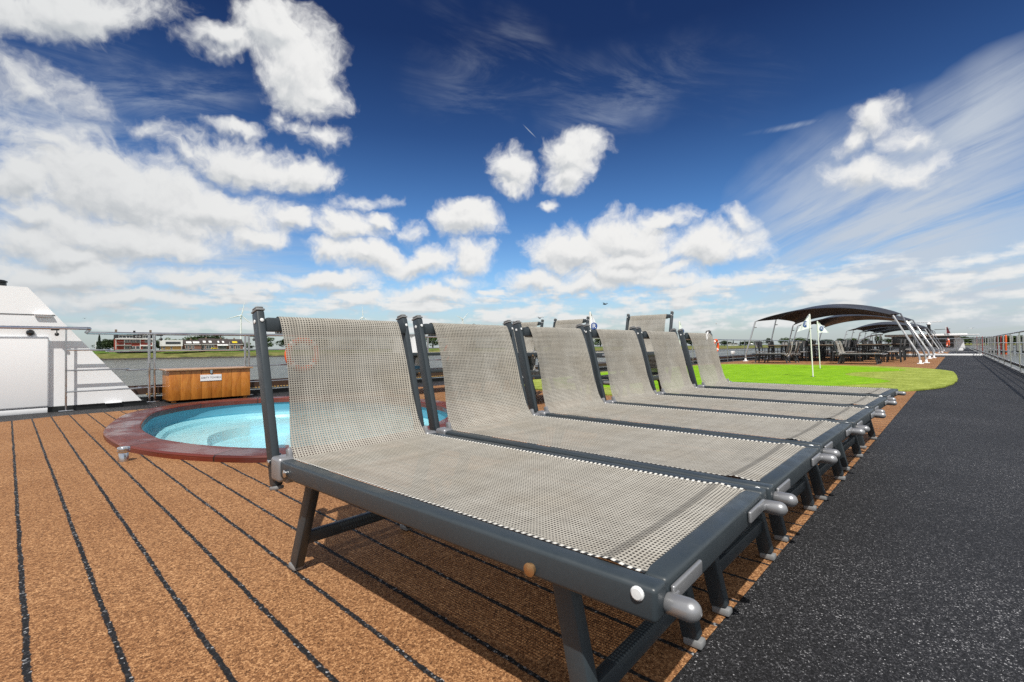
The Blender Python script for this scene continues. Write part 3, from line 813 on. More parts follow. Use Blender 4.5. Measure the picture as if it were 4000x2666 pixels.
# towel seen between the first two loungers
tw = thing('striped_towel', 'white towel with blue stripe hung behind the nearest lounger backrest', 'towel', (6.0, 8.72, 0))
rows = []
for i in range(13):
    z = 1.25 - i * .075
    rows.append([((-.38 + .76 * j / 10), .02 * math.sin(j * 1.3 + i * .2) + .0 * i, z) for j in range(11)])
mb = MB(); mb.grid(rows[:10]); mb.build('white_cloth', 'towel_white', tw, smooth=60)
mb = MB(); mb.grid(rows[9:12]); mb.build('blue_stripe', 'towel_blue', tw, smooth=60)
mb = MB(); mb.tube([(-.45, .0, 1.262), (.45, .0, 1.262)], .012, 8); mb.tube([(-.42, 0, 0), (-.42, 0, 1.26)], .012, 8); mb.tube([(.42, 0, 0), (.42, 0, 1.26)], .012, 8); mb.build('towel_rack', 'steel', tw)

# ------------------------------------------------------------------ towel chest
ch = thing('towel_chest', 'varnished plank towel chest with a white sign, at the ship rail', 'chest', (2.02, 10.5, 0))
CW, CD = 1.36, .50
mb = MB()
nb = 8
for k in range(nb):
    w_ = CW / nb; mb.box((w_ * (k + .5), .0, .318), (w_ - .004, .03, .545), None, .003)
mb.box((CW / 2, .008, .318), (CW - .02, .02, .53))
for x in (.0, CW): mb.box((x + (.012 if x == 0 else -.012), CD / 2 + .017, .318), (.024, CD, .545), None, .003)
mb.box((CW / 2, CD + .02, .318), (CW, .024, .545)); mb.box((CW / 2, CD / 2, .06), (CW - .05, CD - .03, .03))
mb.build('body', 'chest_wood', ch)
mb = MB(); mb.box((CW / 2, CD / 2, .606), (CW + .09, CD + .10, .028), None, .006); mb.build('lid', 'chest_lid_wood', ch)
for x in (.08, CW - .08):
    for y in (.06, CD - .06):
        mb = MB(); mb.box((x, y, .022), (.07, .07, .045), None, .004); mb.build('foot', 'chest_wood', ch)
mb = MB(); mb.box((.67, -.022, .555), (.045, .014, .06), None, .005); mb.box((.67, -.030, .535), (.03, .012, .035), None, .004); mb.tube([(.655, -.034, .56), (.655, -.036, .585), (.685, -.036, .585), (.685, -.034, .56)], .004, 6); mb.build('latch', 'steel', ch)
mb = MB(); mb.box((.665, -.0205, .440), (.355, .005, .118)); sg = mb.build('sign', 'paper', ch)
text_mesh('DIRTY TOWELS', .047, 'lettering', 'ink', sg, Matrix.Translation((.665, -.0240, .440)) @ Matrix.Rotation(PI / 2, 4, 'X'), .0004)

# ------------------------------------------------------------------ white deckhouse at the left
dh = thing('deckhouse', 'white painted sloping steel deckhouse wall behind the left rail', 'deckhouse', (0, 10.62, 0))
mb = MB(); mb.prism([(-7, .085), (1.64, .085), (.215, 1.985), (-7, 1.985)], 0., 1.3, 'y'); mb.build('wall', 'white_paint', dh, smooth=0)
mb = MB(); mb.prism([(-7, 0.), (1.76, 0.), (1.68, .085), (-7, .085)], -.012, 1.31, 'y'); mb.build('base_strip', 'black_paint', dh, smooth=0)
mb = MB(); mb.box((-3.27, -.04, .648), (7.45, .06, 1.12), None, .028, 4); mb.build('panel', 'white_paint', dh)
mb = MB(); mb.box((-3.27, -.03, .04), (7.42, .05, .085), None, .006); mb.build('plinth', 'white_paint', dh)
mb = MB(); mb.box((-3.35, -.004, 1.558), (7.75, .006, .008)); mb.build('seam', 'black_paint', dh)
mb = MB(); mb.box((.39, -.02, 1.545), (.20, .04, .05), None, .012, 3); mb.box((.39, -.028, 1.562), (.21, .055, .018), None, .007, 3); mb.build('grip', 'white_paint', dh)
mb = MB(); mb.box((1.25, -.025, .082), (.22, .06, .022), None, .008, 3); mb.build('grip', 'white_paint', dh)
mb = MB(); mb.lathe([(.05, 0), (.05, .025), (.04, .04), (.012, .046), (.001, .046)], 20, Matrix.Translation((.245, -.0005, 1.27)) @ Matrix.Rotation(PI / 2, 4, 'X')); mb.build('bulkhead_lamp', 'dark_glass', dh)
mb = MB(); mb.lathe([(.09, 0), (.09, .07), (.075, .075), (.10, .08), (.10, .10), (.07, .115), (.001, .115)], 18, Matrix.Translation((-.10, .3, 1.985))); mb.build('vent_cap', 'black_paint', dh)

# ------------------------------------------------------------------ rails
LY = lambda x: 11.05 - (x - 1.8) * .0305 if x < 30 else 10.19 - (x - 30) * .012
RH = [1.285, .965, .625, .285]
lr = thing('deck_railing', 'steel tube railing along the far left side of the ship, wrapping the deckhouse', 'railing', (0, 0, 0))
mb = MB()
mb.tube([(-6, 10.5, 1.345), (.5, 10.5, 1.345), (.90, 10.5, 1.345), (.935, 10.53, 1.343), (.945, 10.7, 1.33), (.93, 10.95, 1.30), (.95, 11.04, 1.29), (1.05, 11.06, 1.287), (1.8, LY(1.8), 1.285), (15, LY(15), 1.285), (30, LY(30), 1.285), (60, LY(60), 1.285), (95, LY(95), 1.285)], .026, 10)
mb.build('top_rail', 'steel', lr)
mb = MB()
for xe, z0, z1 in ((1.20, .99, .962), (1.445, .66, .618), (1.65, .315, .283)):
    mb.tube([(.655, 10.5, z0 + .0), (xe - .04, 10.5, z0 - .003), (xe, 10.53, z0 - .005), (xe + .02, 10.8, (z0 + z1) / 2), (xe, 11.0, z1 + .01), (xe + .06, 11.05, z1), (1.85, LY(1.85), z1)], .014, 8)
for z in RH[1:]: mb.tube([(1.85, LY(1.85), z), (15, LY(15), z), (30, LY(30), z), (60, LY(60), z), (95, LY(95), z)], .013, 8)
mb.build('middle_rails', 'steel', lr)
def post(x, y, par, z1=1.285, r=.022, y2=None):
    mb = MB(); mb.tube([(x, y, .0), (x, y, z1)], r, 10); mb.box((x, y, .012), (.14, .11, .02), None, .004)
    for z in RH[1:]: mb.tube([(x, y, z - .02), (x, y, z + .02)], r * 1.25, 10)
    mb.build('post', 'steel', par)
mb = MB(); mb.tube([(.648, 10.5, 0), (.648, 10.5, 1.33)], .014, 10); mb.box((.648, 10.5, .012), (.18, .09, .02), None, .004); mb.build('post', 'steel', lr)
xs = [1.82, 1.90, 3.45, 3.52] + [5.0 + 1.55 * k for k in range(16)] + [30 + 3.1 * k for k in range(12)]
for x in xs: post(x, LY(x), lr)
for x, y, z in ((.52, 10.5, 1.345), (1.98, LY(1.98), 1.285), (3.6, LY(3.6), 1.285)):
    mb = MB(); mb.box((x, y, z - .028), (.10, .05, .02), None, .006); mb.tube([(x + .02, y, z - .03), (x + .02, y, z - .075)], .006, 6)
    mb.lathe([(.001, -.03), (.022, -.02), (.03, 0), (.022, .02), (.001, .03)], 14, Matrix.Translation((x + .02, y, z - .10))); mb.build('rail_lamp', 'black_paint', lr)
bw = thing('bulwark_board', 'dark brown board with small gold deck lamps outside the left rail', 'bulwark', (0, 0, 0))
mb = MB()
for a, b_ in ((1.5, 15.), (15., 30.), (30., 60.)): mb.bar((a, LY(a) + .13, .235), (b_ - .003, LY(b_) + .13, .235), .03, .17)
mb.build('board', 'bulwark_brown', bw)
mb = MB()
for a, b_ in ((1.5, 15.), (15., 30.), (30., 60.)): mb.bar((a, LY(a) + .16, .05), (b_ - .003, LY(b_) + .16, .05), .10, .10)
for a, b_ in ((1.8, 15.), (15., 30.), (30., 60.)): mb.bar((a, LY(a) + .09, .135), (b_ - .003, LY(b_) + .09, .135), .03, .018)
mb.build('kerb', 'black_paint', bw)
mb = MB()
for k in range(200):
    x = 1.8 + k * .065; mb.box((x, LY(x) + .092, .153), (.026, .022, .018))
tag(mb.build('lamp_row', 'gold_lamp', bw), kind='stuff')

rr = thing('deck_railing', 'steel tube railing running away along the right side of the black walkway', 'railing', (0, -1.38, 0))
mb = MB(); mb.tube([(3, 0, 1.262), (48, 0, 1.262), (95, 0, 1.262)], .027, 10); mb.build('top_rail', 'steel', rr)
mb = MB()
for z in (.93, .61): mb.tube([(3, 0, z), (48, 0, z), (95, 0, z)], .014, 8)
mb.tube([(3, 0, .275), (95, 0, .275)], .02, 8)
mb.build('middle_rails', 'steel', rr)
for k in range(24):
    x = 4.0 + 3.4 * k
    mb = MB(); mb.tube([(x, -.03, .03), (x, 0, .25), (x, 0, 1.25)], .018, 8); mb.box((x, -.03, .035), (.16, .07, .05), None, .01); mb.tube([(x - .08, .0, .09), (x + .08, 0, .09)], .02, 8); mb.build('post', 'pole_steel', rr)
kb = thing('gutter_kerb', 'black kerb beam over a grey gutter under the right railing', 'kerb', (0, -1.38, 0))
mb = MB(); mb.bar((3, -.05, .215), (95, -.05, .215), .03, .10); mb.build('beam', 'black_paint', kb)
mb = MB(); mb.bar((3, -.10, .012), (95, -.10, .012), .10, .022); mb.build('gutter', 'foot_cap_grey', kb)

cr_ = thing('barrier_railing', 'steel cross railing closing the deck beyond the first canopies', 'railing', (48, 0, 0))
mb = MB(); mb.tube([(0, 4.2, 1.262), (0, -1.36, 1.262)], .026, 10)
for z in (.95, .62, .30): mb.tube([(0, 4.2, z), (0, -1.36, z)], .013, 8)
mb.build('rails', 'steel', cr_)
for y in (4.2, 1.9, .05): mb = MB(); mb.tube([(0, y, 0), (0, y, 1.26)], .022, 8); mb.build('post', 'steel', cr_)
mb = MB(); mb.tube([(0, .05, .14), (2.2, 2.1, .75)], .03, 8); mb.tube([(.5, .4, .04), (2.4, 2.4, .75)], .025, 8); mb.build('brace', 'pole_steel', cr_)
mb = MB(); mb.box((0, 1.1, .075), (.22, 4.9, .14), None, .02); tag(mb.build('deck_beam', 'white_paint'), 'low white beam lying across the deck under the cross railing', 'beam').location = (47.7, 0, 0)

# lifebuoys
def buoy(loc, rz, label):
    b_ = thing('lifebuoy', label, 'lifebuoy', loc, rz, 'orange lifebuoys on the rails')
    vs = MB(); n, m_ = 32, 12; R0, r0 = .33, .075
    for i in range(n):
        a = 2 * PI * i / n
        for j in range(m_):
            c = 2 * PI * j / m_
            vs.v.append(((R0 + r0 * math.cos(c)) * math.cos(a), r0 * .8 * math.sin(c), (R0 + r0 * math.cos(c)) * math.sin(a)))
    vs.f = [(i * m_ + j, ((i + 1) % n) * m_ + j, ((i + 1) % n) * m_ + (j + 1) % m_, i * m_ + (j + 1) % m_) for i in range(n) for j in range(m_)]
    vs.build('ring', 'lifebuoy_orange', b_, smooth=80)
    for k in range(4):
        a = PI / 4 + k * PI / 2
        mb = MB(); mb.lathe([(.079, -.035), (.081, -.03), (.081, .03), (.079, .035)], 16, Matrix.Translation((.33 * math.cos(a), 0, .33 * math.sin(a))) @ Matrix.Rotation(-a, 4, 'Y'))
        for q in range(len(mb.v)):
            x, y, z = mb.v[q]; mb.v[q] = (x, y * .82, z)
        mb.build('white_band', 'white_plastic', b_)
    return b_
buoy((4.60, 10.86, .84), .03, 'orange lifebuoy on the left rail behind the nearest backrest')
buoy((8.95, 10.70, .80), .03, 'orange lifebuoy on the left rail behind the second backrest')
buoy((28.0, 10.14, .93), .03, 'orange lifebuoy on the left rail just right of the last lounger in the row')
buoy((75.0, 9.4, .95), .03, 'orange lifebuoy on the left rail among the distant chairs')
buoy((52.5, .55, .95), .2, 'orange lifebuoy behind the cross railing')
lb_ = thing('rail_lamp_box', 'white lamp box on the left rail beyond the green', 'lamp box', (30.6, 10.08, .5))
mb = MB(); mb.box((0, 0, 0), (.45, .12, .2), None, .03); mb.build('box', 'white_plastic', lb_)
mb = MB(); mb.tube([(0, 0, -.5), (0, 0, -.1)], .02, 8); mb.build('stem', 'steel', lb_)

# ------------------------------------------------------------------ putting green and golf flags
pg = thing('putting_green', 'artificial putting green in bright and olive turf on the deck', 'putting green', (0, 0, 0))
OL = spline([(18.8, .04), (16.0, .02), (14.2, .14), (12.9, .40), (11.9, .85), (9.9, 2.0), (8.6, 3.6), (7.9, 5.2), (8.0, 6.6), (8.7, 7.8), (10.7, 9.3), (14, 9.55), (18, 9.3), (22, 9.0), (24.6, 8.2), (24.9, 6.4), (25.0, 4.4), (24.6, 2.5), (23.0, .9), (21.2, .2)], 10)
def turf_pad(lp, z0, z1, name, mat, par, amp=.03):
    lp = [p + Vector((noise.noise(Vector((p.x * 3, p.y * 3, 1))), noise.noise(Vector((p.x * 3, p.y * 3, 7))))) * amp for p in lp]
    o = sheet(name, [tuple(p) for p in lp], [], z1, mat, par)
    bmo = bmesh.new(); bmo.from_mesh(o.data)
    ext = [e for e in bmo.edges if len(e.link_faces) == 1]
    r = bmesh.ops.extrude_edge_only(bmo, edges=ext)
    for v in r['geom']:
        if isinstance(v, bmesh.types.BMVert): v.co.z = z0
    bmesh.ops.recalc_face_normals(bmo, faces=bmo.faces); bmo.to_mesh(o.data); bmo.free()
    return o
turf_pad(OL, .006, .034, 'fringe_turf', 'turf_olive', pg)
BR = spline([(23.4, 8.0), (23.9, 6.1), (24.0, 4.2), (23.2, 2.5), (21.2, 1.32), (19.9, 1.72), (19.0, 2.3), (18.1, 2.5), (17.4, 2.5), (16.7, 2.25), (15.9, 1.72), (15.2, 1.38), (14.6, 1.2), (13.8, 1.38), (12.8, 1.86), (11.6, 2.6), (10.2, 3.8), (9.4, 5.3), (9.3, 6.6), (9.8, 7.6), (11.4, 8.9), (14, 9.1), (18, 8.9), (21, 8.7)], 10)
turf_pad(BR, .03, .040, 'putting_turf', 'turf_bright', pg, .012)
for x, y in ((15.55, 2.98), (21.1, 3.8), (9.27, 6.2), (15.6, 6.85)):
    mb = MB(); mb.lathe([(.07, .0), (.07, .003), (.01, .003)], 18, Matrix.Translation((x, y, .041))); mb.build('cup', 'black_paint', pg)

def flag(loc, label, fdir, hoist, fly, droop, lean, txt, mirror=False, h=1.80):
    g = thing('golf_flag', label, 'golf flag', loc, 0., 'white golf flags on the putting green')
    dx, dy = lean
    mb = MB(); mb.tube([(0, 0, 0), (dx * .5, dy * .5, h * .5), (dx, dy, h)], .0165, 10); mb.tube([(dx * .78, dy * .78, h * .775), (dx, dy, h - .01)], .024, 10); mb.build('pole', 'white_plastic', g)
    fd = Vector(fdir).normalized()
    # triangular pennant hanging off the pole: top corner at pole, hem falling away
    def PT(u, v):   # u along fly 0..1, v down the hoist 0..1
        w_ = fly * u * v ** .8
        z = h - .03 - hoist * v - droop * u * v
        rip = .03 * math.sin(u * 7 + v * 2) * u
        nrm = Vector((-fd.y, fd.x, 0))
        k = z / h
        return Vector((dx * k, dy * k, z)) + fd * (w_ + .015) + nrm * rip
    rows = [[PT(i / 12, j / 10) for i in range(13)] for j in range(11)]
    mb = MB(); mb.grid(rows)
    cl = mb.build('pennant', 'flag_white', g, smooth=60)
    nrm = Vector((-fd.y, fd.x, 0))
    if nrm.dot(Vector((-.73, -.68, 0))) < 0: nrm = -nrm
    # emblem: blue disc, white letter, following the cloth
    cu, cv = .42, .62
    mb = MB(); ctr = PT(cu, cv) + nrm * .008
    vs = [ctr] + [PT(cu, cv) + nrm * .009 + fd * (.078 * math.cos(a)) + Vector((0, 0, .088 * math.sin(a))) for a in [2 * PI * k / 24 for k in range(24)]]
    mb.add(vs, [(0, 1 + k, 1 + (k + 1) % 24) for k in range(24)])
    mb.build('emblem', 'emblem_blue', g, smooth=0)
    rx = Vector((math.sin(yaw), -math.cos(yaw), 0))
    ax = fd if fd.dot(rx) > 0 else -fd
    if mirror: ax = -ax
    M4 = Matrix.Translation(PT(cu, cv) + nrm * .013) @ Matrix((ax, Vector((0, 0, 1)), nrm)).transposed().to_4x4()
    text_mesh('R', .15, 'letter', 'flag_white', g, M4, .0003)
    return g
flag((15.553, 2.977, .04), 'larger white golf flag blowing left, pole nearest in the green', (-.70, .72, 0), .37, .38, .10, (-.045, .05), '', True, 1.77)
flag((21.09, 3.80, .04), 'smaller white golf flag with a blue R disc, right of the larger flag', (.72, -.70, 0), .42, .42, .0, (-.06, .05), '', False, 1.80)
flag((9.27, 6.19, .04), 'white golf flag with blue R disc rising behind the third and fourth lounger', (.72, -.70, 0), .48, .24, .06, (-.01, .01), '', False, 1.73)
flag((15.56, 6.82, .04), 'white golf flag tip rising behind the fifth lounger backrest', (.72, -.70, 0), .46, .20, .06, (-.01, .01), '', False, 1.74)

# ------------------------------------------------------------------ shade canopies
def canopy(x0, x1, label, fx):
    c = thing('shade_canopy', label, 'canopy', (x0, 5.4, 0), 0., 'dark arched canopies over the tables')
    L = x1 - x0; yl, yr = 3.25, -3.1
    NS, NT_ = 24, 30; rows = []
    for i in range(NS + 1):
        s = i / NS; q = 1 - (2 * s - 1) ** 2; r_ = []
        for j in range(NT_ + 1):
            tt = j / NT_
            ze = 2.33 + .30 * q; pk = 2.93 + .44 * q
            a_ = 4 * tt * (1 - tt)
            z = ze + (pk - ze) * a_ ** .92
            sc = .55 * abs(math.sin(2 * PI * s)) ** 1.2
            y = (yl - sc) + ((yr + sc) - (yl - sc)) * tt
            xx = s * L + (.5 - s) * .9 * math.sin(PI * tt) * (1 if abs(.5 - s) > .3 else abs(.5 - s) / .3)
            r_.append((xx, y, z - sc * .10))
        rows.append(r_)
    mb = MB(); mb.grid(rows)
    n = len(mb.v); up = [(x, y, z + .02) for x, y, z in mb.v]; nf = list(mb.f); nc = NT_ + 1
    mb.v += up; mb.f = [tuple(f[::-1]) for f in nf] + [tuple(i + n for i in f) for f in nf]
    bd = [j for j in range(nc)] + [i * nc + NT_ for i in range(1, NS + 1)] + [NS * nc + j for j in range(NT_ - 1, -1, -1)] + [i * nc for i in range(NS - 1, 0, -1)]
    for k in range(len(bd)):
        a_, b_ = bd[k], bd[(k + 1) % len(bd)]; mb.f.append((a_, b_, b_ + n, a_ + n))
    mb.build('membrane', 'canopy_fabric', c, smooth=50)
    for side in (0, 1):
        for k, s in enumerate((0., .5, 1.)):
            top = Vector((s * L, yl if side == 0 else yr, 2.34 + (.29 if k == 1 else 0)))
            if side == 0: ft = Vector((s * L - .35 * (1 - s), 3.72, 0)); kn = ft + Vector((0, -.02, .42))
            else: ft = Vector((fx[k] - x0, -4.16 - (.16 if k == 1 else 0), 0)); kn = ft + Vector((0, .05, .42))
            mb = MB(); mb.tube([ft, kn, top], .042, 10); p = mb.build('pole', 'pole_steel', c)
            mb = MB(); mb.box(ft + Vector((0, 0, .02)), (.30, .24, .04), None, .008); mb.box(ft + Vector((0, 0, .10)), (.10, .10, .14), None, .02); mb.build('foot_plate', 'white_paint', p)
            d_ = (top - kn).normalized(); q_ = top - d_ * .35
            mb = MB(); mb.box(q_ + Vector((0, -.08 if side == 0 else .08, -.02)), (.06, .16, .05), None, .01); mb.build('spotlight', 'foot_cap_grey', p)
    return c
canopy(30.2, 39.0, 'nearest dark arched canopy, front arch largest in view', (28.7, 30.0, 38.2))
canopy(40.4, 49.2, 'second dark canopy, directly behind the nearest one', (38.9, 40.2, 48.2))
canopy(61.9, 71.4, 'third dark canopy, first of the lower distant group', (60.5, 62, 70.5))
canopy(72.0, 81.8, 'fourth dark canopy, middle of the distant group', (70.8, 72, 81))
canopy(82.5, 93.0, 'fifth dark canopy, farthest of the distant group', (81.5, 83, 92))

# ------------------------------------------------------------------ tables and chairs
def make_chair():
    c = thing('terrace_chair', 'x', 'chair')
    mb = MB(); mb.box((0, 0, .53), (.56, .52, .035), None, .012); mb.build('seat', 'mesh_grey', c)
    rows = [[(-.26 + .52 * j / 6, .27 + .05 * i / 4 + .03 * (1 - (2 * j / 6 - 1) ** 2), .80 + .36 * i / 4) for j in range(7)] for i in range(5)]
    mb = MB(); mb.grid(rows); mb.build('backrest', 'mesh_grey', c, smooth=60)
    mb = MB()
    for s in (-1, 1): mb.bar((s * .27, .25, .50), (s * .27, .335, 1.18), .035, .04, .006); mb.bar((s * .285, -.24, .74), (s * .285, .28, .74), .05, .025, .006); mb.bar((s * .285, -.24, .5), (s * .285, -.24, .735), .03, .03)
    mb.bar((-.255, .255, .56), (.255, .255, .56), .03, .03); mb.bar((-.25, .328, 1.165), (.25, .328, 1.165), .025, .025)
    mb.build('frame', 'anthracite_far', c)
    for s in (-1, 1):
        for y0, y1 in ((-.25, -.24), (.30, .25)): mb = MB(); mb.bar((s * .27, y0, 0), (s * .27, y1, .51), .035, .04, .004); mb.build('leg', 'anthracite_far', c)
    return c
def make_table():
    c = thing('terrace_table', 'x', 'table')
    mb = MB(); mb.box((0, 0, .915), (1.15, 1.15, .035), None, .01); mb.build('tabletop', 'table_top', c)
    mb = MB(); mb.box((0, 0, .86), (1.0, 1.0, .06)); mb.build('apron', 'anthracite_far', c)
    for sx in (-1, 1):
        for sy in (-1, 1): mb = MB(); mb.bar((sx * .46, sy * .46, 0), (sx * .46, sy * .46, .85), .06, .06, .006); mb.build('leg', 'anthracite_far', c)
    return c
ch0, tb0 = make_chair(), make_table()
first = [True, True]
rown = ['front', 'second', 'third', 'fourth', 'fifth']; coln = ['right', 'middle', 'left']
for i, x in enumerate((31.2, 34.0, 38.0, 42.0, 46.3)):
    for j, y in enumerate((3.35, 5.55, 7.75)):
        if i == 2 and j == 0: continue
        xx, yy = x + rnd.uniform(-.15, .15), y + rnd.uniform(-.1, .1)
        lb = 'dark square table, %s row from the green, %s column' % (rown[i], coln[j])
        if first[1]: tb0.location = (xx, yy, .005); tag(tb0, lb, None, 'dark tables under the canopies'); first[1] = False
        else: dup(tb0, (xx, yy, .005), 0, lb, 'dark tables under the canopies')
        for k, (ox, oy, rz, wd) in enumerate([(-.30, -.85, PI, 'walkway side, near seat'), (.34, -.85, PI, 'walkway side, far seat'), (-.30, .85, 0, 'river side, near seat'), (.34, .85, 0, 'river side, far seat')]):
            lb = 'grey mesh chair at the %s row %s table, %s' % (rown[i], coln[j], wd)
            a = rz + rnd.uniform(-.08, .08); lc = (xx + ox, yy + oy + rnd.uniform(-.06, .06), .005)
            if first[0]: ch0.location = lc; ch0.rotation_euler = (0, 0, a); tag(ch0, lb, None, 'grey mesh chairs at the dark tables'); first[0] = False
            else: dup(ch0, lc, a, lb, 'grey mesh chairs at the dark tables')

# ------------------------------------------------------------------ wheelhouse ahead
wh = thing('wheelhouse', 'white roofed wheelhouse with black windows at the end of the deck', 'wheelhouse', (78, 0, 0))
mb = MB(); mb.box((1.5, 3.0, .16), (5, 7.0, .32), None, .04); mb.box((1.5, -.15, .7), (4.9, .9, 1.3), None, .1); mb.build('body', 'white_paint', wh)
mb = MB(); mb.box((1.5, 3.1, 1.05), (4.4, 6.0, 1.56)); mb.build('window_band', 'dark_glass', wh)
for y in (.1, 2.2, 4.3, 6.05): mb = MB(); mb.box((-.72, y, 1.05), (.08, .10, 1.50)); mb.build('pillar', 'white_paint', wh)
mb = MB(); mb.box((1.2, 2.9, 1.92), (6.2, 7.6, .26), None, .06); mb.box((1.2, -1.3, 1.90), (5, 1.2, .08), None, .03); mb.build('roof', 'white_paint', wh)
mb = MB(); mb.prism([(-.9, .3), (-.3, .3), (.1, 1.84), (-.35, 1.84), (-.75, 1.2)], -.45, -.2, 'x'); wp = mb.build('wing', 'white_paint', wh, smooth=0)
wp.location = (-.55, .2, 0)
# arched white stair guard to the left of it
ag = thing('arched_guard', 'white arched stair guard with bars left of the wheelhouse', 'guard rail', (70, 6.8, 0))
mb = MB(); mb.tube([(0, 2.0, .85), (0, 1.5, 1.45), (0, .9, 1.82), (0, .2, 1.98), (0, -.5, 2.0)], .07, 10); mb.build('arch', 'white_paint', ag)
for y, h in ((1.3, 1.6), (.9, 1.8), (.5, 1.9), (.1, 1.97), (-.3, 1.98)): mb = MB(); mb.tube([(0, y, .2), (0, y, h)], .035, 8); mb.build('bar', 'white_paint', ag)
rd = thing('radar_mast', 'dark radar mast with a long white scanner bar', 'radar mast', (76, 2.45, 0))
mb = MB(); mb.tube([(0, 0, 1.9), (0, 0, 3.15)], [.2, .16], 12); mb.tube([(0, -.5, 2.55), (0, -1.9, 2.6)], .03, 6); mb.build('mast', 'black_paint', rd)
mb = MB(); mb.lathe([(.16, 3.15), (.24, 3.2), (.24, 3.32), (.12, 3.42), (.001, 3.42)], 16); mb.build('gearbox', 'white_paint', rd)
mb = MB(); mb.bar((.5, 1.2, 3.47), (-.5, -1.2, 3.50), .12, .10, .03); mb.build('scanner', 'white_paint', rd)
fp = thing('flag_staff', 'thin white staff with a dark red furled flag right of the radar mast', 'flag staff', (76, .95, 0))
mb = MB(); mb.tube([(0, 0, 1.9), (0, 0, 2.95)], .035, 8); mb.build('staff', 'white_paint', fp)
mb = MB(); mb.grid([[(.03 * math.sin(j * 2 + i), -.06 - (.1 + .25 * i / 6) * j / 4, 2.85 - i * .13) for j in range(5)] for i in range(7)]); mb.build('cloth', 'flag_dark_red', fp, smooth=60)
for k, (px, py) in enumerate(((3594, 1257), (3590, 1300), (3617, 1300))):
    p = on(px, py, 'x', 76)
    an = thing('whip_antenna', ['tallest white whip antenna left of the radar', 'short white whip antenna left of the mast foot', 'short white whip antenna right below the canopy edge'][k], 'antenna', (p.x, p.y, 1.9))
    mb = MB(); mb.tube([(0, 0, 0), (0, 0, p.z - 1.9)], [.03, .015], 6); mb.build('rod', 'white_paint', an)
    mb = MB(); mb.lathe([(.06, 0), (.06, .08), (.03, .1)], 10); mb.build('base', 'white_paint', an)

# ------------------------------------------------------------------ houses across the river
def win(mb_par, x0, x1, z0, z1, y, frame='house_white', nm='window'):
    mb = MB(); mb.box(((x0 + x1) / 2, y, (z0 + z1) / 2), (x1 - x0, .20, z1 - z0)); w_ = mb.build(nm, 'window_glass', mb_par, smooth=0)
    mb = MB(); t_ = .16
    mb.box(((x0 + x1) / 2, y - .06, z1 - t_ / 2), (x1 - x0 + .1, .22, t_)); mb.box(((x0 + x1) / 2, y - .06, z0 + t_ / 2), (x1 - x0 + .1, .22, t_))
    n = max(1, round((x1 - x0) / 1.7))
    for k in range(n + 1): mb.box((x0 + (x1 - x0) * k / n, y - .055, (z0 + z1) / 2), (.14, .20, z1 - z0 - 2 * t_ - .01))
    mb.build('frame', frame, w_, smooth=0)
ap = thing('apartment_building', 'three storey apartment block with red panels, white balconies and dark roof', 'apartment block', (54.3, 450, 2.7))
mb = MB(); mb.box((11, 5, 4.0), (21.6, 10, 8.0)); mb.build('wall', 'house_red', ap, smooth=0)
mb = MB(); mb.box((11, 5.2, 10.0), (21.8, 10.2, 3.9)); mb.prism([(-.2, 11.95), (22.2, 11.95), (20.8, 13.0), (1.4, 13.0)], .3, 10.2, 'y'); mb.build('roof_storey', 'house_black', ap, smooth=0)
for x in (.7, 11.4, 21.3): mb = MB(); mb.box((x, 4, 13.7 if x != 11.4 else 13.3), (1.2, 1.6, 2.6 if x != 11.4 else 2.)); mb.build('chimney', 'chimney_brick' if x != 11.4 else 'house_black', ap, smooth=0)
for z in (8.0, 5.05, 2.1):
    if z > 6:
        mb = MB(); mb.box((11, -.55, z), (22.4, 1.3, .75)); mb.build('balcony', 'house_white', ap, smooth=0)
for x0, x1, z in ((.4, 9., 3.2), (14.6, 21.6, 3.0)): mb = MB(); mb.box(((x0 + x1) / 2, -.6, z), (x1 - x0, 1.4, .85)); mb.build('balcony', 'house_grey' if x0 < 5 else 'house_white', ap, smooth=0)
mb = MB(); mb.box((11, -.5, 5.7), (20, 1.0, .18)); mb.build('balcony', 'house_grey', ap, smooth=0)
for x in (.15, 5.0, 14.4, 21.85): mb = MB(); mb.box((x, -.16, 4.0), (.35, .30, 7.2)); mb.build('pier', 'house_white', ap, smooth=0)
for x0, x1, z0, z1 in ((5.3, 8., 5.0, 7.2), (8.6, 11.4, 5.0, 7.2), (11.8, 14.2, 5.0, 7.2), (17.2, 21.5, 5.0, 7.2), (5.3, 8., .4, 2.6), (8.6, 11.4, .2, 2.7), (11.8, 14.2, .2, 2.7), (16, 20., .3, 2.4)): win(ap, x0, x1, z0, z1, -.02)
for x0, x1 in ((1.8, 6.), (6.2, 10.), (16, 20.6)): win(ap, x0, x1, 8.6, 10.6, -.02)
for x0 in (11.6, 13.6): win(ap, x0, x0 + .9, 9.2, 10.3, -.02)
for x0, x1 in ((1.6, 10.2), (15.8, 20.8)): mb = MB(); mb.box(((x0 + x1) / 2, -.3, 11.0), (x1 - x0, .8, .5)); mb.build('awning', 'house_white', ap, smooth=0)

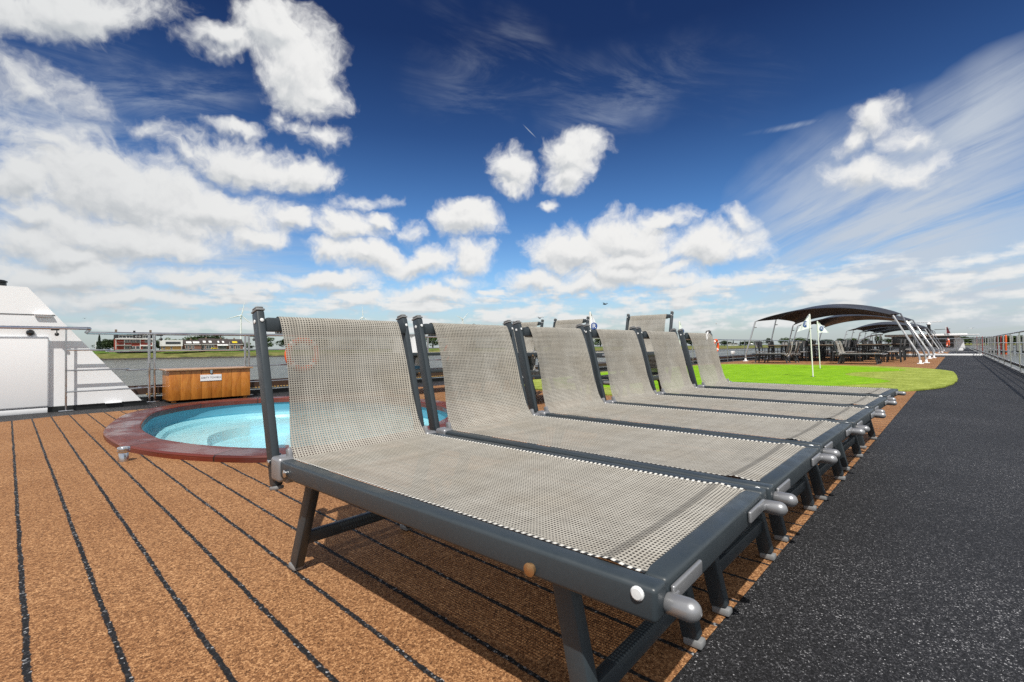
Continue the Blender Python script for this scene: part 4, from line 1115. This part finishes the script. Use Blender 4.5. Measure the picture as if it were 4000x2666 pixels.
wv = thing('modern_house', 'white cubic modern house with a long dark window over an ochre ground floor', 'house', (80.3, 440, 2.45))
mb = MB(); mb.box((6.7, 4, 1.35), (11.6, 7, 2.7)); mb.build('ground_floor', 'house_ochre', wv, smooth=0)
mb = MB(); mb.box((6.55, 3.8, 4.95), (13.1, 8.6, 4.6)); mb.build('upper_storey', 'house_white', wv, smooth=0)
win(wv, 2.2, 11.6, 4.3, 6.0, -.52, 'house_black'); win(wv, .7, 1.9, .4, 2.3, .45); win(wv, 5.6, 6.4, .1, 2.2, .45)
def row_house(name, label, loc, w_, hw, hr, d_, wall, wins, skyl, extra=()):
    h_ = thing(name, label, 'house', loc)
    mb = MB(); mb.box((w_ / 2, d_ / 2, hw / 2), (w_, d_, hw)); mb.build('wall', wall, h_, smooth=0)
    mb = MB(); mb.prism([(-.4, hw - .1), (d_ / 2, hr), (d_ + .4, hw - .1), (d_ + .4, hw - .35), (-.4, hw - .35)], -.3, w_ + .3, 'x'); rf = mb.build('roof', 'roof_tile', h_, smooth=0)
    for x0, x1, z0, z1 in wins: win(h_, x0, x1, z0, z1, -.02)
    sl_ = math.atan2(hr - hw + .1, d_ / 2 + .4)
    for x0, x1, m_ in skyl:
        mb = MB(); yy = d_ * .16; zz_ = hw - .1 + (yy + .4) * math.tan(sl_)
        mb.box(((x0 + x1) / 2, yy, zz_ + .12), (x1 - x0, 2.1, .2), Matrix.Rotation(sl_, 4, 'X')); mb.build('roof_window', m_, h_, smooth=0)
    mb = MB(); mb.box((w_ / 2, -.25, hw - .3), (w_, .6, .35)); mb.build('gutter', 'house_white', h_, smooth=0)
    mb = MB(); mb.box((w_ * .45, d_ / 2, hr + .4), (.9, .9, 1.4)); mb.build('chimney', 'chimney_brick', h_, smooth=0)
    return h_
row_house('terraced_house', 'low dark roofed brick house with white gable left of the long row', (95.5, 445, 2.55), 11.6, 4.0, 7.6, 7, 'house_brick', [(1, 2.4, .5, 3.2), (3.2, 4.6, .5, 3.2), (5.4, 6.6, .5, 3.2)], [(1.6, 5.2, 'house_white'), (6.2, 10.5, 'house_white')])
row_house('terraced_house', 'left house of the long dark roofed row, two roof windows', (107.6, 450, 2.5), 11.3, 4.3, 9.0, 8, 'house_brick', [(1, 3.2, .5, 3.2), (4.2, 9.8, .4, 3.2)], [(2.2, 4.2, 'house_white'), (6.4, 8.4, 'house_white')])
rh = row_house('terraced_house', 'middle house of the long dark roofed row with a cream sunblind', (119.2, 450, 2.45), 9.5, 4.3, 8.8, 8, 'house_brick', [(1, 7.2, .4, 3.)], [(1.2, 2.4, 'house_white'), (4.6, 6., 'house_white')])
mb = MB(); mb.box((4.4, -1.3, 3.3), (8, 2.0, .25), Matrix.Rotation(.35, 4, 'X')); mb.build('sunblind', 'house_white', rh, smooth=0)
row_house('terraced_house', 'right house of the long row with a yellow dormer', (129.0, 450, 2.4), 10.4, 4.2, 8.6, 8, 'house_brick', [(.8, 3.2, .4, 3.), (4.5, 8., .4, 3.)], [(2.4, 6.2, 'yellow_paint'), (7.2, 9., 'window_glass')])
vn = thing('parked_car', 'small yellow car parked on the dike before the house row', 'car', (113.2, 441, 2.4))
mb = MB(); mb.prism([(0, .3), (4.3, .3), (4.35, .85), (3.4, 1.0), (2.7, 1.5), (1.0, 1.5), (.35, 1.0), (0, .9)], 0, 1.7, 'y'); mb.build('body', 'yellow_paint', vn, smooth=0)
mb = MB(); mb.prism([(.7, 1.03), (3.1, 1.03), (2.65, 1.42), (1.1, 1.42)], -.02, 1.72, 'y'); mb.build('windows', 'window_glass', vn, smooth=0)
for x in (.85, 3.4): mb = MB(); mb.lathe([(.34, -.1), (.34, .1), (.1, .1)], 14, Matrix.Translation((x, .0, .32)) @ Matrix.Rotation(PI / 2, 4, 'X')); mb.build('wheel', 'black_paint', vn)
for px, py, lb in ((897, 1335, 'white flagpole before the right house of the row'), (374, 1330, 'pale mast left of the apartment block')):
    p = on(px, py, 'y', 438)
    fl_ = thing('flagpole', lb, 'flagpole', (p.x, 438, 2.2))
    mb = MB(); mb.tube([(0, 0, 0), (0, 0, p.z - 2.2)], [.14, .08], 8); mb.build('pole', 'house_white', fl_)
    mb = MB(); mb.lathe([(.3, 0), (.3, .2), (.15, .3)], 10); mb.build('base', 'house_grey', fl_)
# farms on the right of the far bank
for px, w_, lb, wl_, rf_ in ((2862, 15, 'white low farmhouse far across the river, leftmost by trees', 'house_white', 'house_grey'), (2882, 9, 'small white shed beside the far white farmhouse', 'house_white', 'roof_tile'), (2940, 14, 'long pale barn far across the river behind the first canopy pole', 'house_grey', 'house_white'), (2973, 10, 'red roofed house far across the river', 'house_white', 'roof_red')):
    p = on(px, 1345, 'y', 330)
    h_ = thing('farmhouse', lb, 'farmhouse', (p.x, 330, .0))
    mb = MB(); mb.box((0, 4, 1.7), (w_, 8, 3.4)); mb.build('wall', wl_, h_, smooth=0)
    mb = MB(); mb.prism([(-.4, 3.2), (4, 5.6), (8.4, 3.2)], -w_ / 2 - .3, w_ / 2 + .3, 'x'); mb.build('roof', rf_, h_, smooth=0)
    for q in (-.3, .05, .3): win(h_, w_ * q - .6, w_ * q + .6, 1., 2.5, -.02)

# ------------------------------------------------------------------ wind turbines
def turbine(px, py, y, blade, rot, label):
    p = on(px, py, 'y', y); zb = 2.0
    g = thing('wind_turbine', label, 'wind turbine', (p.x, y, zb), 0., 'wind turbines on the horizon')
    H_ = p.z - zb
    mb = MB(); mb.tube([(0, 0, 0), (0, 0, H_ - 1)], [2.3, 1.3], 12); mb.build('tower', 'turbine_white', g)
    mb = MB(); mb.box((0, 1.5, H_), (3, 8, 3.2), None, .8); mb.build('nacelle', 'turbine_white', g)
    mb = MB(); mb.lathe([(1.5, 0), (1.4, 1.2), (.8, 2.2), (.05, 2.6)], 12, Matrix.Translation((0, -2.5, H_)) @ Matrix.Rotation(PI / 2, 4, 'X')); mb.build('hub', 'turbine_white', g)
    for k in range(3):
        a = R(rot + 120 * k); d_ = Vector((math.sin(a), 0, math.cos(a))); sd_ = Vector((d_.z, 0, -d_.x))
        b0 = Vector((0, -3.6, H_)); mb = MB(); rws = []
        for i, (q, wd, th_) in enumerate(((.02, .8, .8), (.10, 1.0, .9), (.2, 2.0, .6), (.5, 1.35, .4), (.8, .85, .25), (1., .25, .1))):
            c = b0 + d_ * blade * q
            rws.append([c - sd_ * wd * .4, c + Vector((0, -th_, 0)), c + sd_ * wd * 1.0, c + Vector((0, th_ * .6, 0)), c - sd_ * wd * .4])
        mb.grid(rws); mb.build('blade', 'turbine_white', g, smooth=60)
turbine(941, 1233, 1200, 33, 12, 'wind turbine left of the nearest backrest, whole tower in view')
turbine(1415, 1241, 1200, 33, -4, 'wind turbine peeking over the nearest backrest')
turbine(1806, 1247, 1200, 33, 48, 'wind turbine peeking over the second backrest, blades in a V')

# ------------------------------------------------------------------ trees
def tree_meshes(seed, leafn, lumps, size, mat):
    rr_ = random.Random(seed); mb = MB()
    L = []
    for k in range(lumps):
        a = rr_.uniform(0, 2 * PI); r_ = rr_.uniform(.05, .36); z = rr_.uniform(.34, .86)
        L.append((Vector((r_ * math.cos(a), r_ * math.sin(a), z)), rr_.uniform(.14, .25) * (1.15 - .5 * abs(z - .55))))
    L.append((Vector((0, 0, .62)), .28))
    for k in range(leafn):
        c, r_ = rr_.choice(L)
        d_ = Vector((rr_.gauss(0, 1), rr_.gauss(0, 1), rr_.gauss(0, 1))).normalized() * r_ * rr_.uniform(.55, 1.08) ** .6
        p = c + Vector((d_.x, d_.y, d_.z * .85)); s_ = size * rr_.uniform(.6, 1.4)
        n_ = Vector((rr_.gauss(0, 1), rr_.gauss(0, 1), rr_.gauss(.5, 1))).normalized(); x_ = n_.orthogonal().normalized(); x_.rotate(Matrix.Rotation(rr_.uniform(0, 6.3), 3, n_)); y_ = n_.cross(x_)
        mb.add([p - x_ * s_ - y_ * s_ * .6, p + x_ * s_ - y_ * s_ * .5, p + x_ * s_ * .7 + y_ * s_ * .7, p - x_ * s_ * .8 + y_ * s_ * .5], [(0, 1, 2, 3)])
    tr = MB(); tr.tube([(0, 0, 0), (.01, 0, .25), (0, .01, .55)], [.035, .026, .012], 7)
    for k in range(5):
        a = k * 1.3 + seed; tr.tube([(0, 0, .25 + .05 * k), (.2 * math.cos(a), .2 * math.sin(a), .5 + .05 * k)], [.014, .005], 5)
    return mb, tr
def conifer(seed):
    rr_ = random.Random(seed); mb = MB()
    for k in range(900):
        h = rr_.random() ** 1.3; r_ = .22 * (1 - h) * rr_.uniform(.5, 1.) + .01; a = rr_.uniform(0, 2 * PI)
        p = Vector((r_ * math.cos(a), r_ * math.sin(a), .06 + h * .94)); s_ = .03 * rr_.uniform(.6, 1.3)
        d_ = Vector((math.cos(a), math.sin(a), -.5)).normalized(); q = d_.cross(Vector((0, 0, 1))).normalized()
        mb.add([p - q * s_, p + d_ * s_ * 1.6, p + q * s_, p - d_ * s_], [(0, 1, 2, 3)])
    tr = MB(); tr.tube([(0, 0, 0), (0, 0, .9)], [.03, .005], 7)
    return mb, tr
protos = {}
for nm, args in {'dense': (3, 1500, 11, .030, 'leaf_dark'), 'round': (5, 1400, 9, .030, 'leaf_mid'), 'open': (8, 900, 10, .032, 'leaf_mid'), 'pale': (11, 900, 8, .034, 'leaf_light'), 'wide': (21, 1700, 14, .028, 'leaf_dark')}.items():
    a_, b_ = tree_meshes(*args); protos[nm] = (a_, b_, args[-1])
a_, b_ = conifer(4); protos['conifer'] = (a_, b_, 'leaf_conifer')
made = {}
def tree(kind, loc, h, wd, label, group):
    rz = rnd.uniform(0, 6.28)
    if kind not in made:
        o = thing('tree' if kind != 'conifer' else 'conifer_tree', label, 'tree', loc, rz, group); o.scale = (wd, wd, h)
        a_, b_, mt = protos[kind]; a_.build('crown', mt, o, smooth=0, fix=False); b_.build('trunk', 'bark', o)
        made[kind] = o; return o
    return dup(made[kind], loc, rz, label, group, (wd, wd, h))
gT = 'trees across the river'
# pixel column, top row, width in pixels, distance row (y plane), kind, wording
TREES = [(388, 1308, 40, 452, 'conifer', 'dark pointed tree at the edge of the white deckhouse'), (418, 1326, 40, 470, 'dense', 'low dark tree right of the pointed one'), (446, 1324, 40, 465, 'dense', 'dark bushy tree left of the apartment block'),
         (400, 1335, 60, 480, 'wide', 'broad low tree behind the pointed one'), (605, 1332, 40, 458, 'dense', 'dark tree right of the apartment block'), (624, 1330, 36, 462, 'round', 'rounded tree between apartment block and white house'),
         (668, 1320, 40, 462, 'pale', 'light green tree behind the white modern house'), (745, 1318, 70, 475, 'round', 'tree over the low house roof'), (790, 1314, 80, 480, 'wide', 'broad tree over the left of the house row'), (840, 1313, 80, 482, 'wide', 'broad tree over the middle of the house row'),
         (955, 1335, 40, 452, 'pale', 'small light bush at the right end of the house row'), (975, 1350, 30, 455, 'dense', 'low shrub beside the nearest backrest post'), (1040, 1318, 60, 460, 'round', 'round tree right of the nearest backrest post'),
         (1120, 1325, 70, 470, 'dense', 'tree behind the nearest backrest, left part'), (1250, 1325, 90, 470, 'wide', 'tree behind the nearest backrest, middle'), (1400, 1328, 90, 465, 'round', 'tree behind the nearest backrest, right part'), (1560, 1325, 80, 450, 'dense', 'tree behind the gap of the first two backrests'),
         (1690, 1312, 70, 440, 'round', 'leafy tree between the first and second backrest'), (1800, 1325, 90, 440, 'wide', 'tree behind the second backrest, left'), (1950, 1328, 90, 430, 'dense', 'tree behind the second backrest, right'),
         (2120, 1325, 80, 400, 'wide', 'tree behind the third backrest'), (2345, 1318, 70, 360, 'round', 'tree beside the third white flag'), (2420, 1328, 80, 360, 'dense', 'tree behind the fourth backrest'), (2560, 1322, 70, 350, 'round', 'tree behind the fifth backrest'), (2700, 1325, 70, 345, 'wide', 'tree behind the last backrest of the row'),
         (2830, 1332, 34, 335, 'dense', 'tree right of the last lounger'), (2848, 1336, 24, 336, 'dense', 'small tree left of the white farmhouse'), (2864, 1330, 16, 340, 'conifer', 'pointed tree behind the white farmhouse'), (2892, 1334, 16, 338, 'conifer', 'pointed tree right of the white farmhouse'), (2912, 1335, 40, 335, 'wide', 'broad tree by the first canopy pole'),
         (2930, 1334, 30, 338, 'round', 'tree just right of the first canopy pole'), (2962, 1336, 34, 338, 'dense', 'low tree left of the red roofed house'), (3003, 1322, 30, 330, 'dense', 'tall dark tree between the first two canopy poles'), (3050, 1322, 22, 330, 'open', 'airy tree by the first table chairs'), (3070, 1321, 28, 330, 'round', 'round tree left of the larger golf flag'),
         (3105, 1322, 36, 335, 'round', 'left of two trees behind the left lounger pair'), (3130, 1321, 36, 335, 'round', 'right of two trees behind the left lounger pair'), (3160, 1326, 40, 340, 'wide', 'low tree behind the larger golf flag'), (3230, 1328, 60, 345, 'wide', 'low tree right of the smaller golf flag'), (3285, 1323, 36, 345, 'dense', 'tree left of the second canopy group'),
         (3330, 1322, 40, 350, 'round', 'tree among the second canopy group poles'), (3380, 1324, 44, 350, 'wide', 'tree at the middle of the second canopy group'), (3425, 1314, 20, 352, 'dense', 'left of the two tall dark trees under the second canopies'), (3438, 1313, 16, 352, 'dense', 'right of the two tall dark trees under the second canopies'), (3470, 1324, 50, 360, 'round', 'tree left of the white arched guard'), (3500, 1324, 40, 365, 'round', 'tree behind the white arched guard')]
for px, py, w_, y, kind, lb in TREES:
    p = on(px, py, 'y', y); zb = 1.8 if px < 1900 else (0.6 if px < 2750 else -1.)
    dpt = (Vector((p.x, p.y, p.z)) - CAM).dot(F); wd = w_ / f_px * dpt * 1.25
    tree(kind, (p.x, y, zb), max(4., (p.z - zb) * 1.03), wd, lb, gT)
gS = 'dark trees on the far shore ahead and to starboard'
k = 0
for px, py in ((3712, 1320), (3726, 1317), (3742, 1319), (3756, 1318), (3770, 1320), (3786, 1322), (3800, 1324), (3815, 1325), (3832, 1322), (3850, 1324), (3870, 1320), (3893, 1318), (3915, 1322), (3940, 1316), (3960, 1320), (3985, 1314), (4010, 1318)):
    d_ = ray(px, py); dist = 700 if px < 3810 else 520
    p = CAM + d_ * (dist / F.dot(d_) if False else dist); zb = -.8
    k += 1
    tree(['wide', 'dense', 'round'][k % 3], (p.x, p.y, zb), p.z - zb + 1, 22 + 4 * (k % 3), ['dark tree beyond the wheelhouse roof, number %d from the left' % k, 'dark tree behind the mooring piles, number %d from the left' % (k - 8)][k > 8], gS)

# bushes and reeds along the far shore
# ------------------------------------------------------------------ mooring piles off the starboard side
gP = 'mooring piles standing in the river beyond the right railing'
PIL = [(3806, 'pile_grey', 3), (3817, 'pile_red', 3), (3828, 'pile_grey', 4), (3838, 'pile_red', 4), (3850, 'pile_grey', 5), (3863, 'pile_grey', 6), (3876, 'pile_grey', 6), (3888, 'pile_grey', 7), (3898, 'pile_red', 7), (3911, 'pile_red', 7), (3921, 'pile_grey', 8), (3930, 'pile_orange', 8), (3953, 'pile_grey', 10), (3975, 'pile_grey', 10), (3998, 'pile_grey', 10)]
nn = {}
for px, mt, w_ in PIL:
    p = on(px, 1364, 'z', -4.5); p = CAM + (p - CAM) * .55; tpz = on(px, 1311 - (3 if mt == 'pile_orange' else 0) + (4000 - px) * .018, 'x', p.x).z
    nn[mt] = nn.get(mt, 0) + 1
    dpt = (p - CAM).dot(F); r_ = w_ / f_px * dpt / 2 * .8
    cn = {'pile_grey': 'grey', 'pile_red': 'dark red', 'pile_orange': 'orange'}[mt]
    g = thing('mooring_pile', '%s mooring pile in the river, number %d of its colour from the left' % (cn, nn[mt]) if mt != 'pile_orange' else 'bright orange mooring pile in the river beyond the right railing', 'mooring pile', (p.x, p.y, -4.6), 0., gP)
    Hh = tpz + 4.6
    mb = MB(); mb.lathe([(r_, 0), (r_, Hh * .93), (r_ * .85, Hh * .97), (r_ * .4, Hh), (.01, Hh)], 14); mb.build('shaft', mt, g)
    mb = MB(); mb.lathe([(r_ * 1.06, Hh * .10), (r_ * 1.06, Hh * .2)], 14); mb.build('fender_band', 'black_paint', g)

# ------------------------------------------------------------------ gulls
for px, py, d_, s_, mt, lb in ((2362, 1190, 40, .8, 'bird_dark', 'dark gull flying above the third stack of loungers'), (2108, 1244, 45, .8, 'bird_dark', 'small gull flying just left of the second stack'), (3795, 1284, 60, .8, 'bird_white', 'white gull flying over the right railing'), (330, 1245, 60, .5, 'bird_dark', 'tiny dark bird right of the white deckhouse'), (2798, 1266, 70, .6, 'bird_white', 'white gull low in the sky left of the first canopy')):
    p = CAM + ray(px, py) * d_
    g = thing('gull', lb, 'gull', p, rnd.uniform(0, 6))
    mb = MB(); mb.tube([(-.22 * s_, 0, 0), (-.1 * s_, 0, .01), (.08 * s_, 0, .01), (.2 * s_, 0, 0), (.26 * s_, 0, -.01)], [.015 * s_, .05 * s_, .06 * s_, .045 * s_, .01 * s_], 8); mb.build('body', mt, g)
    for sd_ in (-1, 1):
        mb = MB(); mb.grid([[(.1 * s_, sd_ * .03 * s_, .02 * s_), (.12 * s_, sd_ * .3 * s_, .16 * s_), (.02 * s_, sd_ * .62 * s_, .08 * s_)], [(-.08 * s_, sd_ * .03 * s_, .02 * s_), (-.02 * s_, sd_ * .3 * s_, .16 * s_), (-.02 * s_, sd_ * .62 * s_, .075 * s_)]]); mb.build('wing', mt, g)

# ------------------------------------------------------------------ render settings
scn.render.engine = 'CYCLES'
scn.view_settings.view_transform = 'Standard'; scn.view_settings.look = 'None'
scn.view_settings.exposure = .22; scn.view_settings.gamma = 1.; scn.view_settings.use_curve_mapping = False
scn.cycles.max_bounces = 6; scn.cycles.transparent_max_bounces = 16
scn.cycles.caustics_reflective = False; scn.cycles.caustics_refractive = False
scn.cycles.use_denoising = False
